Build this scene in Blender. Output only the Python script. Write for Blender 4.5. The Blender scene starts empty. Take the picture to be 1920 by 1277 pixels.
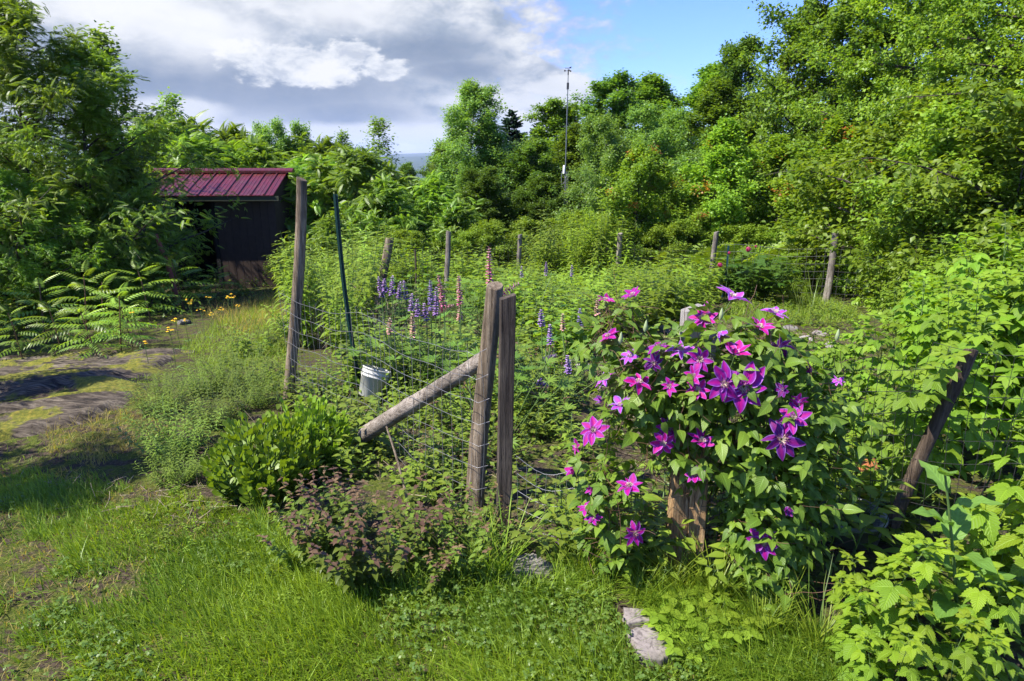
import bpy, math, random
import numpy as np
from mathutils import Vector
R = np.random.default_rng(11)
random.seed(5)
PI = math.pi
C = bpy.context.scene.collection
# ------------------------------------------------------------------ camera model (24 mm lens, pitched down)
PITCH = math.radians(15.3); FPX = 1274.0; CX, CY, CZ = 960.0, 638.5, 1.65
cp, sp = math.cos(PITCH), math.sin(PITCH)
SUN_AZ, SUN_EL = math.radians(-112), math.radians(52)

def ray(px, py):
    a = (px-CX)/FPX; b = -(py-CY)/FPX
    return np.array([a, cp+b*sp, -sp+b*cp])
def at(px, py, Y):
    d = ray(px, py); return np.array([0, 0, CZ])+d*(Y/d[1])
def sstep(a, b, x):
    t = np.clip((x-a)/(b-a), 0, 1); return t*t*(3-2*t)
def gz(x, y):
    x = np.asarray(x, float); y = np.asarray(y, float)
    r = np.hypot(x, y)
    z = -0.09*.4*np.logaddexp(0, (np.minimum(r, 27)-3.5)/.4)
    z = z+.022*np.sin(x*2.1+y*1.3)*np.sin(y*1.7-x*.8)*np.minimum(1, r/2)+.012*np.sin(x*5.3+1)*np.sin(y*4.7+x)
    z = z+0.13*np.exp(-((x+3.6)/1.5)**2-((y-5.1)/.9)**2)
    z = z-92*sstep(27, 700, r)
    th = np.arctan2(x, y)
    hill = 84+7*np.sin(th*7+1.0)+6*np.sin(th*17+2)+3*np.sin(th*43)
    z = z+hill*sstep(1200, 4600, r)*(1+.0*r)+26*sstep(5200, 7500, r)
    return z
def gnd(px, py):
    d = ray(px, py); o = np.array([0, 0, CZ])
    t0, t = .2, .2
    while t < 60:
        p = o+d*t
        if p[2] < gz(p[0], p[1]): break
        t0 = t; t *= 1.03
    for _ in range(30):
        m = (t0+t)/2; p = o+d*m
        if p[2] < gz(p[0], p[1]): t = m
        else: t0 = m
    return o+d*t
def inpoly(poly, x, y):
    c = np.zeros(np.shape(x), bool); n = len(poly)
    for i in range(n):
        x0, y0 = poly[i]; x1, y1 = poly[(i+1) % n]
        if y0 == y1: continue
        c ^= ((y0 > y) != (y1 > y)) & (x < (x1-x0)*(y-y0)/(y1-y0)+x0)
    return c
def gpoly(pts): return [tuple(gnd(*p)[:2]) for p in pts]
def scatter(pts, n, md):
    P = gpoly(pts); xs = [p[0] for p in P]; ys = [p[1] for p in P]; out = []
    for _ in range(n*60):
        x = R.uniform(min(xs), max(xs)); y = R.uniform(min(ys), max(ys))
        if inpoly(P, np.array(x), np.array(y)) and all((x-a)**2+(y-b)**2 > md*md for a, b in out):
            out.append((x, y))
            if len(out) >= n: break
    return out
def vnoise(x, y, s=1.0, seed=0):
    x = np.asarray(x)*s; y = np.asarray(y)*s
    xi = np.floor(x).astype(int); yi = np.floor(y).astype(int); xf = x-xi; yf = y-yi
    def h(a, b):
        n = (a*374761393+b*668265263+seed*1274126177) & 0xffffffff
        n = ((n ^ (n >> 13))*1274126177) & 0xffffffff
        return ((n ^ (n >> 16)) & 0xffff)/65535.0
    u = xf*xf*(3-2*xf); v = yf*yf*(3-2*yf)
    return (h(xi, yi)*(1-u)+h(xi+1, yi)*u)*(1-v)+(h(xi, yi+1)*(1-u)+h(xi+1, yi+1)*u)*v
def nrm(v): return v/np.maximum(np.linalg.norm(v, axis=-1, keepdims=True), 1e-9)
def rvec(n): return nrm(R.normal(size=(n, 3)))
# ------------------------------------------------------------------ mesh builder
class MB:
    def __init__(s): s.V = []; s.L = []; s.T = []; s.M = []; s.tint = []; s.uv = []; s.n = 0
    def add(s, V, F, mat=0, tint=.5, uv=None):
        V = np.asarray(V, float).reshape(-1, 3); F = np.asarray(F, np.int64)
        s.V.append(V); s.L.append((F+s.n).ravel()); s.T.append(np.full(len(F), F.shape[1])); s.M.append(np.full(len(F), mat))
        s.tint.append(np.broadcast_to(np.asarray(tint, float), (len(V),))); s.uv.append(np.zeros((len(V), 2)) if uv is None else uv); s.n += len(V)
    def box(s, lo, hi, mat=0):
        x0, y0, z0 = lo; x1, y1, z1 = hi
        s.add([(x0,y0,z0),(x1,y0,z0),(x1,y1,z0),(x0,y1,z0),(x0,y0,z1),(x1,y0,z1),(x1,y1,z1),(x0,y1,z1)],
              [(0,3,2,1),(4,5,6,7),(0,1,5,4),(1,2,6,5),(2,3,7,6),(3,0,4,7)], mat)
    def mesh(s, name, mats, smooth=True):
        me = bpy.data.meshes.new(name)
        V = np.concatenate(s.V); L = np.concatenate(s.L); T = np.concatenate(s.T); M = np.concatenate(s.M)
        me.vertices.add(len(V)); me.vertices.foreach_set('co', V.astype(np.float32).ravel())
        me.loops.add(len(L)); me.loops.foreach_set('vertex_index', L.astype(np.int32))
        me.polygons.add(len(T)); st = np.concatenate([[0], np.cumsum(T)[:-1]])
        me.polygons.foreach_set('loop_start', st.astype(np.int32))
        for m in (mats if isinstance(mats, (list, tuple)) else [mats]): me.materials.append(m)
        me.polygons.foreach_set('material_index', M.astype(np.int32))
        me.polygons.foreach_set('use_smooth', np.full(len(T), smooth))
        me.attributes.new('tint', 'FLOAT', 'POINT').data.foreach_set('value', np.concatenate(s.tint).astype(np.float32))
        uv = me.uv_layers.new(name='UVMap'); uv.data.foreach_set('uv', np.concatenate(s.uv)[L].astype(np.float32).ravel())
        me.update(calc_edges=True)
        return me
class Leaf: pass
def leaf(n=4, w=.3, wf=None, fold=.25, droop=.2, serr=0, cols=3, wave=0):
    """leaf template along +y, length 1, half-width w"""
    T = Leaf(); V = []; U = []; F = []
    wf = wf or (lambda t: math.sin(PI*min(1, t**.8))**.9)
    us = np.linspace(-1, 1, cols)
    for i in range(n+1):
        t = i/n; k = max(.03, wf(t))*w*(1-serr*(i % 2))
        for u in us:
            V.append((u*k, t-(abs(u)*serr*.25*(i % 2)), -droop*t*t+fold*abs(u)*k+wave*math.sin(t*17+u*3)*abs(u)*k)); U.append((u*.5+.5, t))
    for i in range(n):
        for j in range(cols-1):
            a = i*cols+j; F.append((a, a+1, a+cols+1, a+cols))
    T.V = np.array(V); T.F = np.array(F); T.U = np.array(U); return T
def diamond(w=.28, fold=.3, droop=.12, peak=.42):
    T = Leaf(); T.V = np.array([(0,0,0),(-w,peak,fold*w),(0,1,-droop),(w,peak,fold*w)]); T.F = np.array([(0,2,1),(0,3,2)])
    T.U = np.array([(.5,0),(0,.4),(.5,1),(1,.4)]); return T
def xform(T, pos, d, n, s, ws=1):
    d = nrm(d); x = nrm(np.cross(d, n)); n = np.cross(x, d)
    s = np.broadcast_to(np.asarray(s, float), (len(pos),))[:, None, None]; V = T.V
    return pos[:, None]+s*(V[None, :, 0:1]*ws*x[:, None]+V[None, :, 1:2]*d[:, None]+V[None, :, 2:3]*n[:, None])
def inst(mb, T, pos, d, n, s, tint=.5, mat=0, ws=1):
    pos = np.asarray(pos, float).reshape(-1, 3); N = len(pos)
    if not N: return
    d = np.broadcast_to(np.asarray(d, float), (N, 3)); n = np.broadcast_to(np.asarray(n, float), (N, 3))
    V = xform(T, pos, d, n, s, ws); k = len(T.V)
    F = T.F[None]+(np.arange(N)*k)[:, None, None]
    mb.add(V.reshape(-1, 3), F.reshape(-1, T.F.shape[1]), mat, np.repeat(np.broadcast_to(np.asarray(tint, float), (N,)), k), np.tile(T.U, (N, 1)))
def merge(Ts):
    T = Leaf(); T.V = np.concatenate([a[0] for a in Ts]); o = 0; F = []
    for V, f, U in Ts: F.append(f+o); o += len(V)
    T.F = np.concatenate(F); T.U = np.concatenate([a[2] for a in Ts]); return T
def pinnate(np_, L, size, droop=.35, spread=1.0, end=True):
    out = []
    for i in range(np_):
        t = .18+.8*i/np_; k = math.sin(PI*(.2+.68*t))
        for sgn in (-1, 1):
            p = np.array([[0, t, -droop*t*t]]); d = np.array([[sgn*spread, .45, -.25-.35*t]])
            out.append((xform(L, p, d, np.array([[0, .1, 1.]]), size*k)[0], L.F, L.U))
    if end: out.append((xform(L, np.array([[0, .97, -droop*.94]]), np.array([[0, 1, -2*droop]]), np.array([[0, .2, 1.]]), size*.7)[0], L.F, L.U))
    return merge(out)
def palmate(k, L, arc=2*PI, lift=.25):
    out = []
    for i in range(k):
        a = -arc/2+arc*(i+.5)/k
        out.append((xform(L, np.zeros((1, 3)), np.array([[math.sin(a), math.cos(a), lift]]), np.array([[-math.sin(a)*.3, -math.cos(a)*.3, 1.]]), .9+.15*math.cos(a))[0], L.F, L.U))
    return merge(out)
def trifoliate(L, side=.78, a=1.15):
    out = [(xform(L, np.array([[0, .12, 0.]]), np.array([[0, 1, -.15]]), np.array([[0, .1, 1.]]), .88)[0], L.F, L.U)]
    for sg in (-1, 1):
        out.append((xform(L, np.array([[0, 0, 0.]]), np.array([[sg*math.sin(a), math.cos(a), -.15]]), np.array([[-sg*.15, .1, 1.]]), side)[0], L.F, L.U))
    return merge(out)
def tubes(mb, P, r, sides=5, mat=0, tint=.5, cap=False):
    P = np.asarray(P, float)
    if P.ndim == 2: P = P[None]
    N, K, _ = P.shape
    r = np.broadcast_to(np.asarray(r, float), (N, K))
    t = nrm(np.gradient(P, axis=1))
    ref = np.where(np.abs(t[:, :1, 2:3]) < .85, np.array([0, 0, 1.]), np.array([1., 0, 0]))
    u = nrm(np.cross(t, np.broadcast_to(ref, t.shape))); v = np.cross(t, u)
    a = np.arange(sides)/sides*2*PI
    V = P[:, :, None]+r[:, :, None, None]*(np.cos(a)[None, None, :, None]*u[:, :, None]+np.sin(a)[None, None, :, None]*v[:, :, None])
    i = np.arange(K-1)[:, None]*sides; j = np.arange(sides)[None]; j2 = (j+1) % sides
    q = np.stack([i+j, i+j2, i+sides+j2, i+sides+j], -1).reshape(-1, 4)
    F = (q[None]+(np.arange(N)*K*sides)[:, None, None]).reshape(-1, 4)
    ti = np.broadcast_to(np.asarray(tint, float).reshape(-1, 1) if np.ndim(tint) else tint, (N, K*sides)).ravel()
    vv = np.broadcast_to(np.linspace(0, 1, K)[None, :, None], (N, K, sides)); uu = np.broadcast_to((np.arange(sides)/sides)[None, None], (N, K, sides))
    mb.add(V.reshape(-1, 3), F, mat, ti, np.stack([uu, vv], -1).reshape(-1, 2))
    if cap:
        for n_ in range(N):
            for k, fl in ((0, 1), (K-1, 0)):
                ring = V[n_, k]; c = ring.mean(0)
                f = [(m, (m+1) % sides, sides) if not fl else ((m+1) % sides, m, sides) for m in range(sides)]
                mb.add(np.vstack([ring, c]), f, mat)
def curve(p0, d, L, n=5, up=0., sag=0., wob=.0):
    """n-point paths from p0 (N,3) along d (N,3), lengths L; up bends them towards +z, sag towards the ground"""
    p0 = np.asarray(p0, float).reshape(-1, 3); N = len(p0); d = nrm(np.broadcast_to(np.asarray(d, float), (N, 3))).copy(); L = np.broadcast_to(np.asarray(L, float), (N,))
    P = [p0]
    for i in range(1, n):
        d = nrm(d+np.array([0, 0, 1.])*(up-sag)/n+R.normal(size=(N, 3))*wob)
        P.append(P[-1]+d*(L/(n-1))[:, None])
    return np.stack(P, 1)
def along(P, s):
    """points and tangents at s (N,m) in 0..1 on paths P (N,K,3)"""
    N, K, _ = P.shape; f = np.clip(s, 0, .9999)*(K-1); i = f.astype(int); w = (f-i)[..., None]
    a = P[np.arange(N)[:, None], i]; b = P[np.arange(N)[:, None], i+1]
    return a+(b-a)*w, nrm(b-a)
# ------------------------------------------------------------------ objects
def tag(o, label, cat, group=None, kind=None):
    if label: o['label'] = label
    if cat: o['category'] = cat
    if group: o['group'] = group
    if kind: o['kind'] = kind
    return o
def ob(name, me, parent=None, loc=(0, 0, 0), rot=(0, 0, 0), s=1):
    o = bpy.data.objects.new(name, me); C.objects.link(o)
    o.location = tuple(float(v) for v in loc); o.rotation_euler = rot
    o.scale = (s, s, s) if np.ndim(s) == 0 else tuple(s)
    if parent: o.parent = parent
    return o
def empty(name, loc, rz=0, label=None, cat=None, group=None):
    o = ob(name, None, None, loc, (0, 0, rz)); o.empty_display_size = .1
    return tag(o, label, cat, group)
PROTO = {}
def place(kind, name, x, y, s, label, cat, group=None, rz=None, tilt=.0, v=None, dz=-.01):
    vs = PROTO[kind]; parts = vs[random.randrange(len(vs)) if v is None else v % len(vs)]
    rz = random.uniform(0, 2*PI) if rz is None else rz
    rot = (random.gauss(0, 1)*tilt, random.gauss(0, 1)*tilt, rz)
    loc = (x, y, float(gz(x, y))+dz)
    if len(parts) == 1:
        o = ob(name, parts[0][1], None, loc, rot, s)
    else:
        o = ob(name, None, None, loc, rot, s)
        for pn, me in parts: ob(pn, me, o)
    return tag(o, label, cat, group)
# ------------------------------------------------------------------ materials
class NT:
    def __init__(s, name):
        s.m = bpy.data.materials.new(name); s.m.use_nodes = True; s.t = s.m.node_tree; s.t.nodes.clear()
    def n(s, ty, **kw):
        d = s.t.nodes.new(ty)
        for k, v in kw.items():
            if k.startswith('i_'):
                d.inputs[int(k[2:])].default_value = v
            else: setattr(d, k, v)
        return d
    def l(s, a, b): s.t.links.new(a, b)
    def math(s, op, a, b=0., c=None, clamp=False):
        d = s.n('ShaderNodeMath', operation=op, use_clamp=clamp)
        for i, v in enumerate((a, b, c)):
            if v is None: continue
            if hasattr(v, 'is_linked'): s.l(v, d.inputs[i])
            else: d.inputs[i].default_value = v
        return d.outputs[0]
    def mix(s, f, a, b, bt='MIX'):
        d = s.n('ShaderNodeMix', data_type='RGBA', blend_type=bt)
        for sock, v in ((d.inputs[0], f), (d.inputs[6], a), (d.inputs[7], b)):
            if hasattr(v, 'is_linked'): s.l(v, sock)
            else: sock.default_value = v if np.ndim(v) == 0 else (*v, 1)
        return d.outputs[2]
    def noise(s, vec, sc, det=4, rough=.55, dist=0.):
        d = s.n('ShaderNodeTexNoise'); d.inputs['Scale'].default_value = sc; d.inputs['Detail'].default_value = det
        d.inputs['Roughness'].default_value = rough; d.inputs['Distortion'].default_value = dist
        if vec is not None: s.l(vec, d.inputs['Vector'])
        return d.outputs['Fac']
    def ramp(s, f, stops):
        d = s.n('ShaderNodeValToRGB'); e = d.color_ramp.elements
        while len(e) < len(stops): e.new(.5)
        for i, (p, c) in enumerate(stops):
            e[i].position = p; e[i].color = (*c, 1) if np.ndim(c) else (c, c, c, 1)
        s.l(f, d.inputs[0]); return d.outputs[0]
    def mapping(s, src, scale):
        d = s.n('ShaderNodeMapping'); d.inputs['Scale'].default_value = scale; s.l(src, d.inputs[0]); return d.outputs[0]
    def bump(s, h, st, dist=.01):
        d = s.n('ShaderNodeBump'); d.inputs['Strength'].default_value = st; d.inputs['Distance'].default_value = dist; s.l(h, d.inputs['Height']); return d.outputs[0]
    def bsdf(s, col, rough=.7, spec=.3, metal=0., normal=None):
        d = s.n('ShaderNodeBsdfPrincipled')
        for k, v in (('Base Color', col), ('Roughness', rough), ('Specular IOR Level', spec), ('Metallic', metal)):
            if hasattr(v, 'is_linked'): s.l(v, d.inputs[k])
            else: d.inputs[k].default_value = v if np.ndim(v) == 0 else (*v, 1)
        if normal is not None: s.l(normal, d.inputs['Normal'])
        return d.outputs[0]
    def out(s, sh):
        o = s.n('ShaderNodeOutputMaterial'); s.l(sh, o.inputs[0]); return s.m
WARM = (1.22, 1.08, .74)
def leafmat(name, c1, c2, trans=.42, rough=.42, vein=0., spec=.3, tk=(1.5, 1.4, .45), ovar=.28, warm=None):
    t = NT(name)
    a = t.n('ShaderNodeAttribute', attribute_name='tint').outputs['Fac']
    oi = t.n('ShaderNodeObjectInfo').outputs['Random']
    warm = warm or ((1, 1, 1) if trans < .2 else WARM)
    col = t.mix(a, tuple(v*w for v, w in zip(c1, warm)), tuple(v*w for v, w in zip(c2, warm)))
    h = t.n('ShaderNodeHueSaturation'); t.l(col, h.inputs['Color'])
    t.l(t.math('MULTIPLY_ADD', oi, ovar*2, 1-ovar), h.inputs['Value']); t.l(t.math('MULTIPLY_ADD', oi, .022, .482), h.inputs['Hue'])
    col = h.outputs[0]; nor = None
    if vein:
        uv = t.n('ShaderNodeUVMap').outputs[0]; sx = t.n('ShaderNodeSeparateXYZ'); t.l(uv, sx.inputs[0])
        au = t.math('ABSOLUTE', t.math('SUBTRACT', sx.outputs[0], .5))
        ph = t.math('SUBTRACT', t.math('MULTIPLY', sx.outputs[1], 9.), t.math('MULTIPLY', au, 5.))
        wv = t.math('ABSOLUTE', t.math('SINE', t.math('MULTIPLY', ph, PI)))
        mid = t.math('MULTIPLY', au, 14., clamp=True)
        hgt = t.math('MULTIPLY', t.math('POWER', wv, .5), mid)
        nor = t.bump(hgt, vein, .004)
        col = t.mix(t.math('MULTIPLY_ADD', hgt, -.28, .28), col, tuple(min(1, v*1.9) for v in c2))
    tr = t.n('ShaderNodeBsdfTranslucent')
    t.l(t.mix(1., col, tk, 'MULTIPLY'), tr.inputs['Color'])
    if nor: t.l(nor, tr.inputs['Normal'])
    mx = t.n('ShaderNodeMixShader'); mx.inputs[0].default_value = trans
    t.l(t.bsdf(col, rough, spec, 0, nor), mx.inputs[1]); t.l(tr.outputs[0], mx.inputs[2])
    return t.out(mx.outputs[0])
def woodmat(name, ca, cb, cc, axis='Z', sc=1., grey=0.):
    t = NT(name); co = t.n('ShaderNodeTexCoord').outputs['Object']
    s3 = {'Z': (30, 30, 1.6), 'X': (1.6, 30, 30)}[axis]
    mp = t.mapping(co, tuple(v*sc for v in s3)); g = t.noise(mp, 1.6, 7, .68, .5); big = t.noise(co, 3.5, 3)
    fine = t.noise(t.mapping(co, tuple(v*sc*3 for v in s3)), 2.2, 5, .7)
    col = t.ramp(g, [(.3, cc), (.45, ca), (.62, cb), (.8, tuple(min(1, v*1.35) for v in cb))])
    col = t.mix(t.ramp(big, [(.42, 0.), (.66, .75)]), col, cc)
    col = t.mix(t.ramp(fine, [(.33, .85), (.45, 0.)]), col, tuple(v*.25 for v in cc))
    if grey:   # the upper part has weathered to silver
        sx = t.n('ShaderNodeSeparateXYZ'); t.l(co, sx.inputs[0]); col = t.mix(t.math('MULTIPLY_ADD', t.math('ADD', sx.outputs[2], t.math('MULTIPLY', big, .5)), 2.2, -1.8+.0*grey, True), col, t.mix(g, (.10, .09, .08), (.46, .42, .38)))
    hh = t.math('ADD', g, t.math('MULTIPLY', fine, .6))
    return t.out(t.bsdf(col, .88, .15, 0, t.bump(hh, .9, .012)))
def plain(name, c, rough=.6, spec=.3, metal=0., var=.2, sc=20):
    t = NT(name); co = t.n('ShaderNodeTexCoord').outputs['Object']; f = t.noise(co, sc, 4)
    col = t.mix(f, tuple(v*(1-var*1.6) for v in c), tuple(min(1, v*(1+var)) for v in c))
    return t.out(t.bsdf(col, rough, spec, metal, t.bump(f, .15)))
def stonemat(name, a, b, sc=14):
    t = NT(name); co = t.n('ShaderNodeTexCoord').outputs['Object']
    f = t.noise(co, sc, 8, .7); g = t.noise(co, sc*.25, 3); k = t.noise(co, sc*7, 3, .6)
    col = t.mix(t.ramp(f, [(.3, 0.), (.7, 1.)]), a, b); col = t.mix(t.ramp(k, [(.35, .6), (.5, 0.)]), col, tuple(v*.3 for v in a))
    col = t.mix(t.ramp(g, [(.5, 0.), (.62, .6)]), col, (.06, .055, .03))
    return t.out(t.bsdf(col, .9, .2, 0, t.bump(f, .7, .01)))
# ------------------------------------------------------------------ material palette
M_bark = woodmat('bark', (.07, .055, .042), (.14, .12, .10), (.025, .02, .016))
M_birchbark = woodmat('birch_bark', (.22, .19, .16), (.38, .35, .31), (.05, .04, .03))
M_stem = plain('green_stem', (.09, .15, .04), .5); M_redstem = plain('reddish_stem', (.13, .07, .04), .55)
M_woodA = woodmat('weathered_post_wood', (.175, .13, .085), (.31, .25, .175), (.045, .033, .022))
M_woodG = woodmat('silvered_post_wood', (.20, .17, .14), (.33, .29, .25), (.06, .05, .04))
M_woodD = woodmat('dark_stake_wood', (.085, .06, .042), (.165, .125, .09), (.03, .022, .016))
M_woodK = woodmat('tarred_plank_wood', (.065, .052, .04), (.125, .10, .075), (.028, .02, .016))
M_woodY = woodmat('split_cedar_wood', (.30, .18, .085), (.46, .32, .17), (.075, .048, .026), grey=.5)
M_log = woodmat('bare_log_wood', (.26, .215, .17), (.43, .375, .31), (.06, .047, .035), axis='X')
M_wire = plain('fence_wire', (.30, .29, .28), .45, .5, .7); M_wireD = plain('dark_fence_wire', (.06, .055, .05), .6, .4, .5)  # lighter wire has a sunlit grey put into its base colour
TW = (1.06, 1.06, .82)
L_maple = leafmat('maple_leaves', (.062, .145, .022), (.185, .31, .042), warm=TW, trans=.48)
L_maple2 = leafmat('bright_maple_leaves', (.09, .185, .022), (.23, .355, .045), warm=TW, trans=.48)
L_red = leafmat('red_tinged_new_leaves', (0.339, 0.108, 0.046), (0.246, 0.200, 0.039), warm=TW, trans=.48)
L_birch = leafmat('birch_leaves', (.090, .175, .045), (.19, .31, .085), warm=TW, trans=.48, rough=.38)
L_dark = leafmat('dark_crown_leaves', (.060, .145, .030), (.15, .275, .050), warm=TW, trans=.48)
L_sumac = leafmat('sumac_leaves', (.10, .205, .03), (.22, .36, .048), warm=TW, trans=.48, rough=.38, spec=.5)
L_sumacD = leafmat('deep_sumac_leaves', (.095, .195, .026), (.21, .345, .045), warm=TW, trans=.48, rough=.4, spec=.45)
L_spruce = leafmat('spruce_needles', (.03, .065, .035), (.05, .10, .05), .1)
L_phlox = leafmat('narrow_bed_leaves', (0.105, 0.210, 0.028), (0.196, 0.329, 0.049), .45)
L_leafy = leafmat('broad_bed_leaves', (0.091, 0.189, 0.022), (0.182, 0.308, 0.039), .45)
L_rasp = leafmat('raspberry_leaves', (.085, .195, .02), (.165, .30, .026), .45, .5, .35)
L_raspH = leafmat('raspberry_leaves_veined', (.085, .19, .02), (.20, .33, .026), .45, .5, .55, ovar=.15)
L_clem = leafmat('clematis_leaves', (.065, .16, .026), (.155, .30, .042), .4, .4, .25)
L_bee = leafmat('clump_leaves_green', (.045, .10, .02), (.115, .185, .035), .38)
L_purp = leafmat('clump_leaves_purple', (.085, .055, .05), (.15, .115, .08), .3, tk=(1.2, .9, .7))
L_sedum = leafmat('sedum_leaves', (.08, .175, .022), (.15, .275, .032), .32, .42)
L_feath = leafmat('grey_green_leaves', (.065, .135, .026), (.14, .225, .042), .35)
L_lupin = leafmat('lupin_leaves', (0.063, 0.161, 0.035), (0.133, 0.252, 0.049), .4)
L_fern = leafmat('fern_fronds', (0.084, 0.168, 0.028), (0.154, 0.266, 0.042), .45)
L_peony = leafmat('peony_leaves', (0.031, 0.091, 0.020), (0.070, 0.147, 0.028), .35, .3)
L_weed = leafmat('weed_leaves', (0.070, 0.154, 0.025), (0.168, 0.266, 0.042), .4)
L_big = leafmat('large_weed_leaves', (0.084, 0.182, 0.042), (0.126, 0.238, 0.056), .45, .45, .3)
L_dry = leafmat('dry_stems', (0.238, 0.182, 0.119), (0.392, 0.322, 0.224), .1, .8)
L_grass = leafmat('grass_blades', (.06, .145, .016), (.21, .34, .045), .42, .45)
L_grassdry = leafmat('dry_grass_blades', (.19, .20, .07), (.34, .29, .13), .4, .6)
L_clover = leafmat('clover_leaves', (0.070, 0.175, 0.042), (0.140, 0.266, 0.063), .35)

# ------------------------------------------------------------------ ground
def build_ground():
    az = np.concatenate([np.linspace(-55, 55, 330), np.linspace(58, 302, 62)])*PI/180
    rr = np.concatenate([[.05, .4, .8], 1.05*1.031**np.arange(295)])
    A, RR = np.meshgrid(az, rr); x = RR*np.sin(A); y = RR*np.cos(A); z = gz(x, y)
    K = len(az); i = np.arange(len(rr)-1)[:, None]*K; j = np.arange(K)[None]; j2 = (j+1) % K
    F = np.stack([i+j, i+j2, i+K+j2, i+K+j], -1).reshape(-1, 4)
    mb = MB(); c = np.arange(K)
    mb.add(np.stack([x, y, z], -1).reshape(-1, 3), F[:, ::-1])
    t = NT('ground_soil_and_moss'); co = t.n('ShaderNodeTexCoord').outputs['Object']
    a = t.noise(co, 1.3, 5, .6); b = t.noise(co, 9, 6, .65); f = t.noise(co, 60, 5, .7)
    soil = t.ramp(f, [(.3, (.018, .013, .009)), (.5, (.055, .04, .027)), (.68, (.13, .10, .07))])
    moss = t.ramp(f, [(.3, (.022, .032, .006)), (.5, (.07, .09, .014)), (.7, (.15, .15, .03))])
    col = t.mix(t.ramp(b, [(.44, 0.), (.56, 1.)]), soil, moss)
    sx = t.n('ShaderNodeSeparateXYZ'); t.l(co, sx.inputs[0])
    # the far country is wooded hills
    far = t.math('DIVIDE', t.math('SUBTRACT', sx.outputs[1], 40.), 60., clamp=True)
    wood = t.ramp(t.noise(co, .012, 6, .7), [(.35, (.012, .028, .010)), (.6, (.035, .06, .02))])
    col = t.mix(far, col, wood)
    # the garden bed inside the fence is bare dark earth
    m = t.out(t.bsdf(col, .95, .1, 0, t.bump(t.math('ADD', f, b), .8, .02)))
    tag(ob('ground', mb.mesh('ground', m)), 'mossy soil ground falling away to wooded hills', 'ground', kind='structure')
build_ground()

def build_rock():
    """low bedrock outcrop, streaked along its bedding"""
    n = 190; g0 = gnd(-420, 690)[:2]
    xs = np.linspace(-6.4, -1.2, 260); ys = np.linspace(2.9, 6.9, 230); X, Y = np.meshgrid(xs, ys)
    P = [tuple(gnd(*p)[:2]) for p in [(-420, 700), (0, 672), (180, 640), (330, 612), (430, 604), (470, 614), (400, 650), (300, 690), (170, 725), (60, 752), (-400, 800)]]
    P2 = [tuple(gnd(*p)[:2]) for p in [(-400, 770), (20, 742), (170, 722), (290, 735), (220, 790), (90, 830), (0, 850), (-400, 900)]]
    def sd(P):
        d = np.full(X.shape, 9.)
        for i in range(len(P)):
            ax, ay = P[i]; bx, by = P[(i+1) % len(P)]; t = np.clip(((X-ax)*(bx-ax)+(Y-ay)*(by-ay))/((bx-ax)**2+(by-ay)**2), 0, 1)
            d = np.minimum(d, np.hypot(X-ax-t*(bx-ax), Y-ay-t*(by-ay)))
        return np.where(inpoly(P, X, Y), d, -d)
    s = np.maximum(sd(P), sd(P2)*.7-.06)
    nz = vnoise(X, Y, 2.3, 3)-.5+.5*(vnoise(X, Y, 6, 4)-.5)
    u = X*.93+Y*.37; v = -X*.37+Y*.93
    strat = vnoise(u*1.1, v*9+1.2*vnoise(X, Y, 2, 8), 1.6, 5)-.5+.6*(vnoise(u*2, v*24, 1.5, 6)-.5)
    z = gz(X, Y)+np.clip(s*.30+nz*.14, -.06, .045)+strat*.04*np.clip(s*4+.3, 0, 1)+.012*(vnoise(X, Y, 26, 9)-.5)
    K = len(xs); i = np.arange(len(ys)-1)[:, None]*K; j = np.arange(K-1)[None]
    F = np.stack([i+j, i+j+1, i+K+j+1, i+K+j], -1).reshape(-1, 4)
    keep = (np.clip(s*.30+nz*.14, -.06, .045) > -.055).ravel()[F].any(1)
    mb = MB(); mb.add(np.stack([X, Y, z], -1).reshape(-1, 3), F[keep])
    t = NT('bedrock'); co = t.n('ShaderNodeTexCoord').outputs['Object']
    mp = t.n('ShaderNodeMapping'); mp.inputs['Rotation'].default_value = (0, 0, -.38); mp.inputs['Scale'].default_value = (2.2, 26, 14); t.l(co, mp.inputs[0])
    st = t.noise(mp.outputs[0], 1.1, 7, .7, .8); f = t.noise(co, 34, 6, .7); pch = t.noise(co, 1.9, 5, .65)
    col = t.ramp(st, [(.36, (.010, .008, .006)), (.47, (.052, .039, .027)), (.57, (.118, .094, .066)), (.70, (.25, .21, .155))])
    moss = t.ramp(f, [(.3, (.035, .042, .006)), (.5, (.13, .135, .014)), (.7, (.27, .21, .03))])
    nsep = t.n('ShaderNodeSeparateXYZ'); t.l(t.n('ShaderNodeNewGeometry').outputs['Normal'], nsep.inputs[0])
    col = t.mix(t.ramp(pch, [(.49, 0.), (.54, 1.)]), col, moss)
    m = t.out(t.bsdf(col, .85, .25, 0, t.bump(t.math('ADD', st, t.math('MULTIPLY', f, .5)), .9, .025)))
    tag(ob('rock_outcrop', mb.mesh('rock_outcrop', m)), 'low streaked bedrock outcrop with yellow moss left of the lawn', 'rock outcrop', kind='structure')
build_rock()

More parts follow.
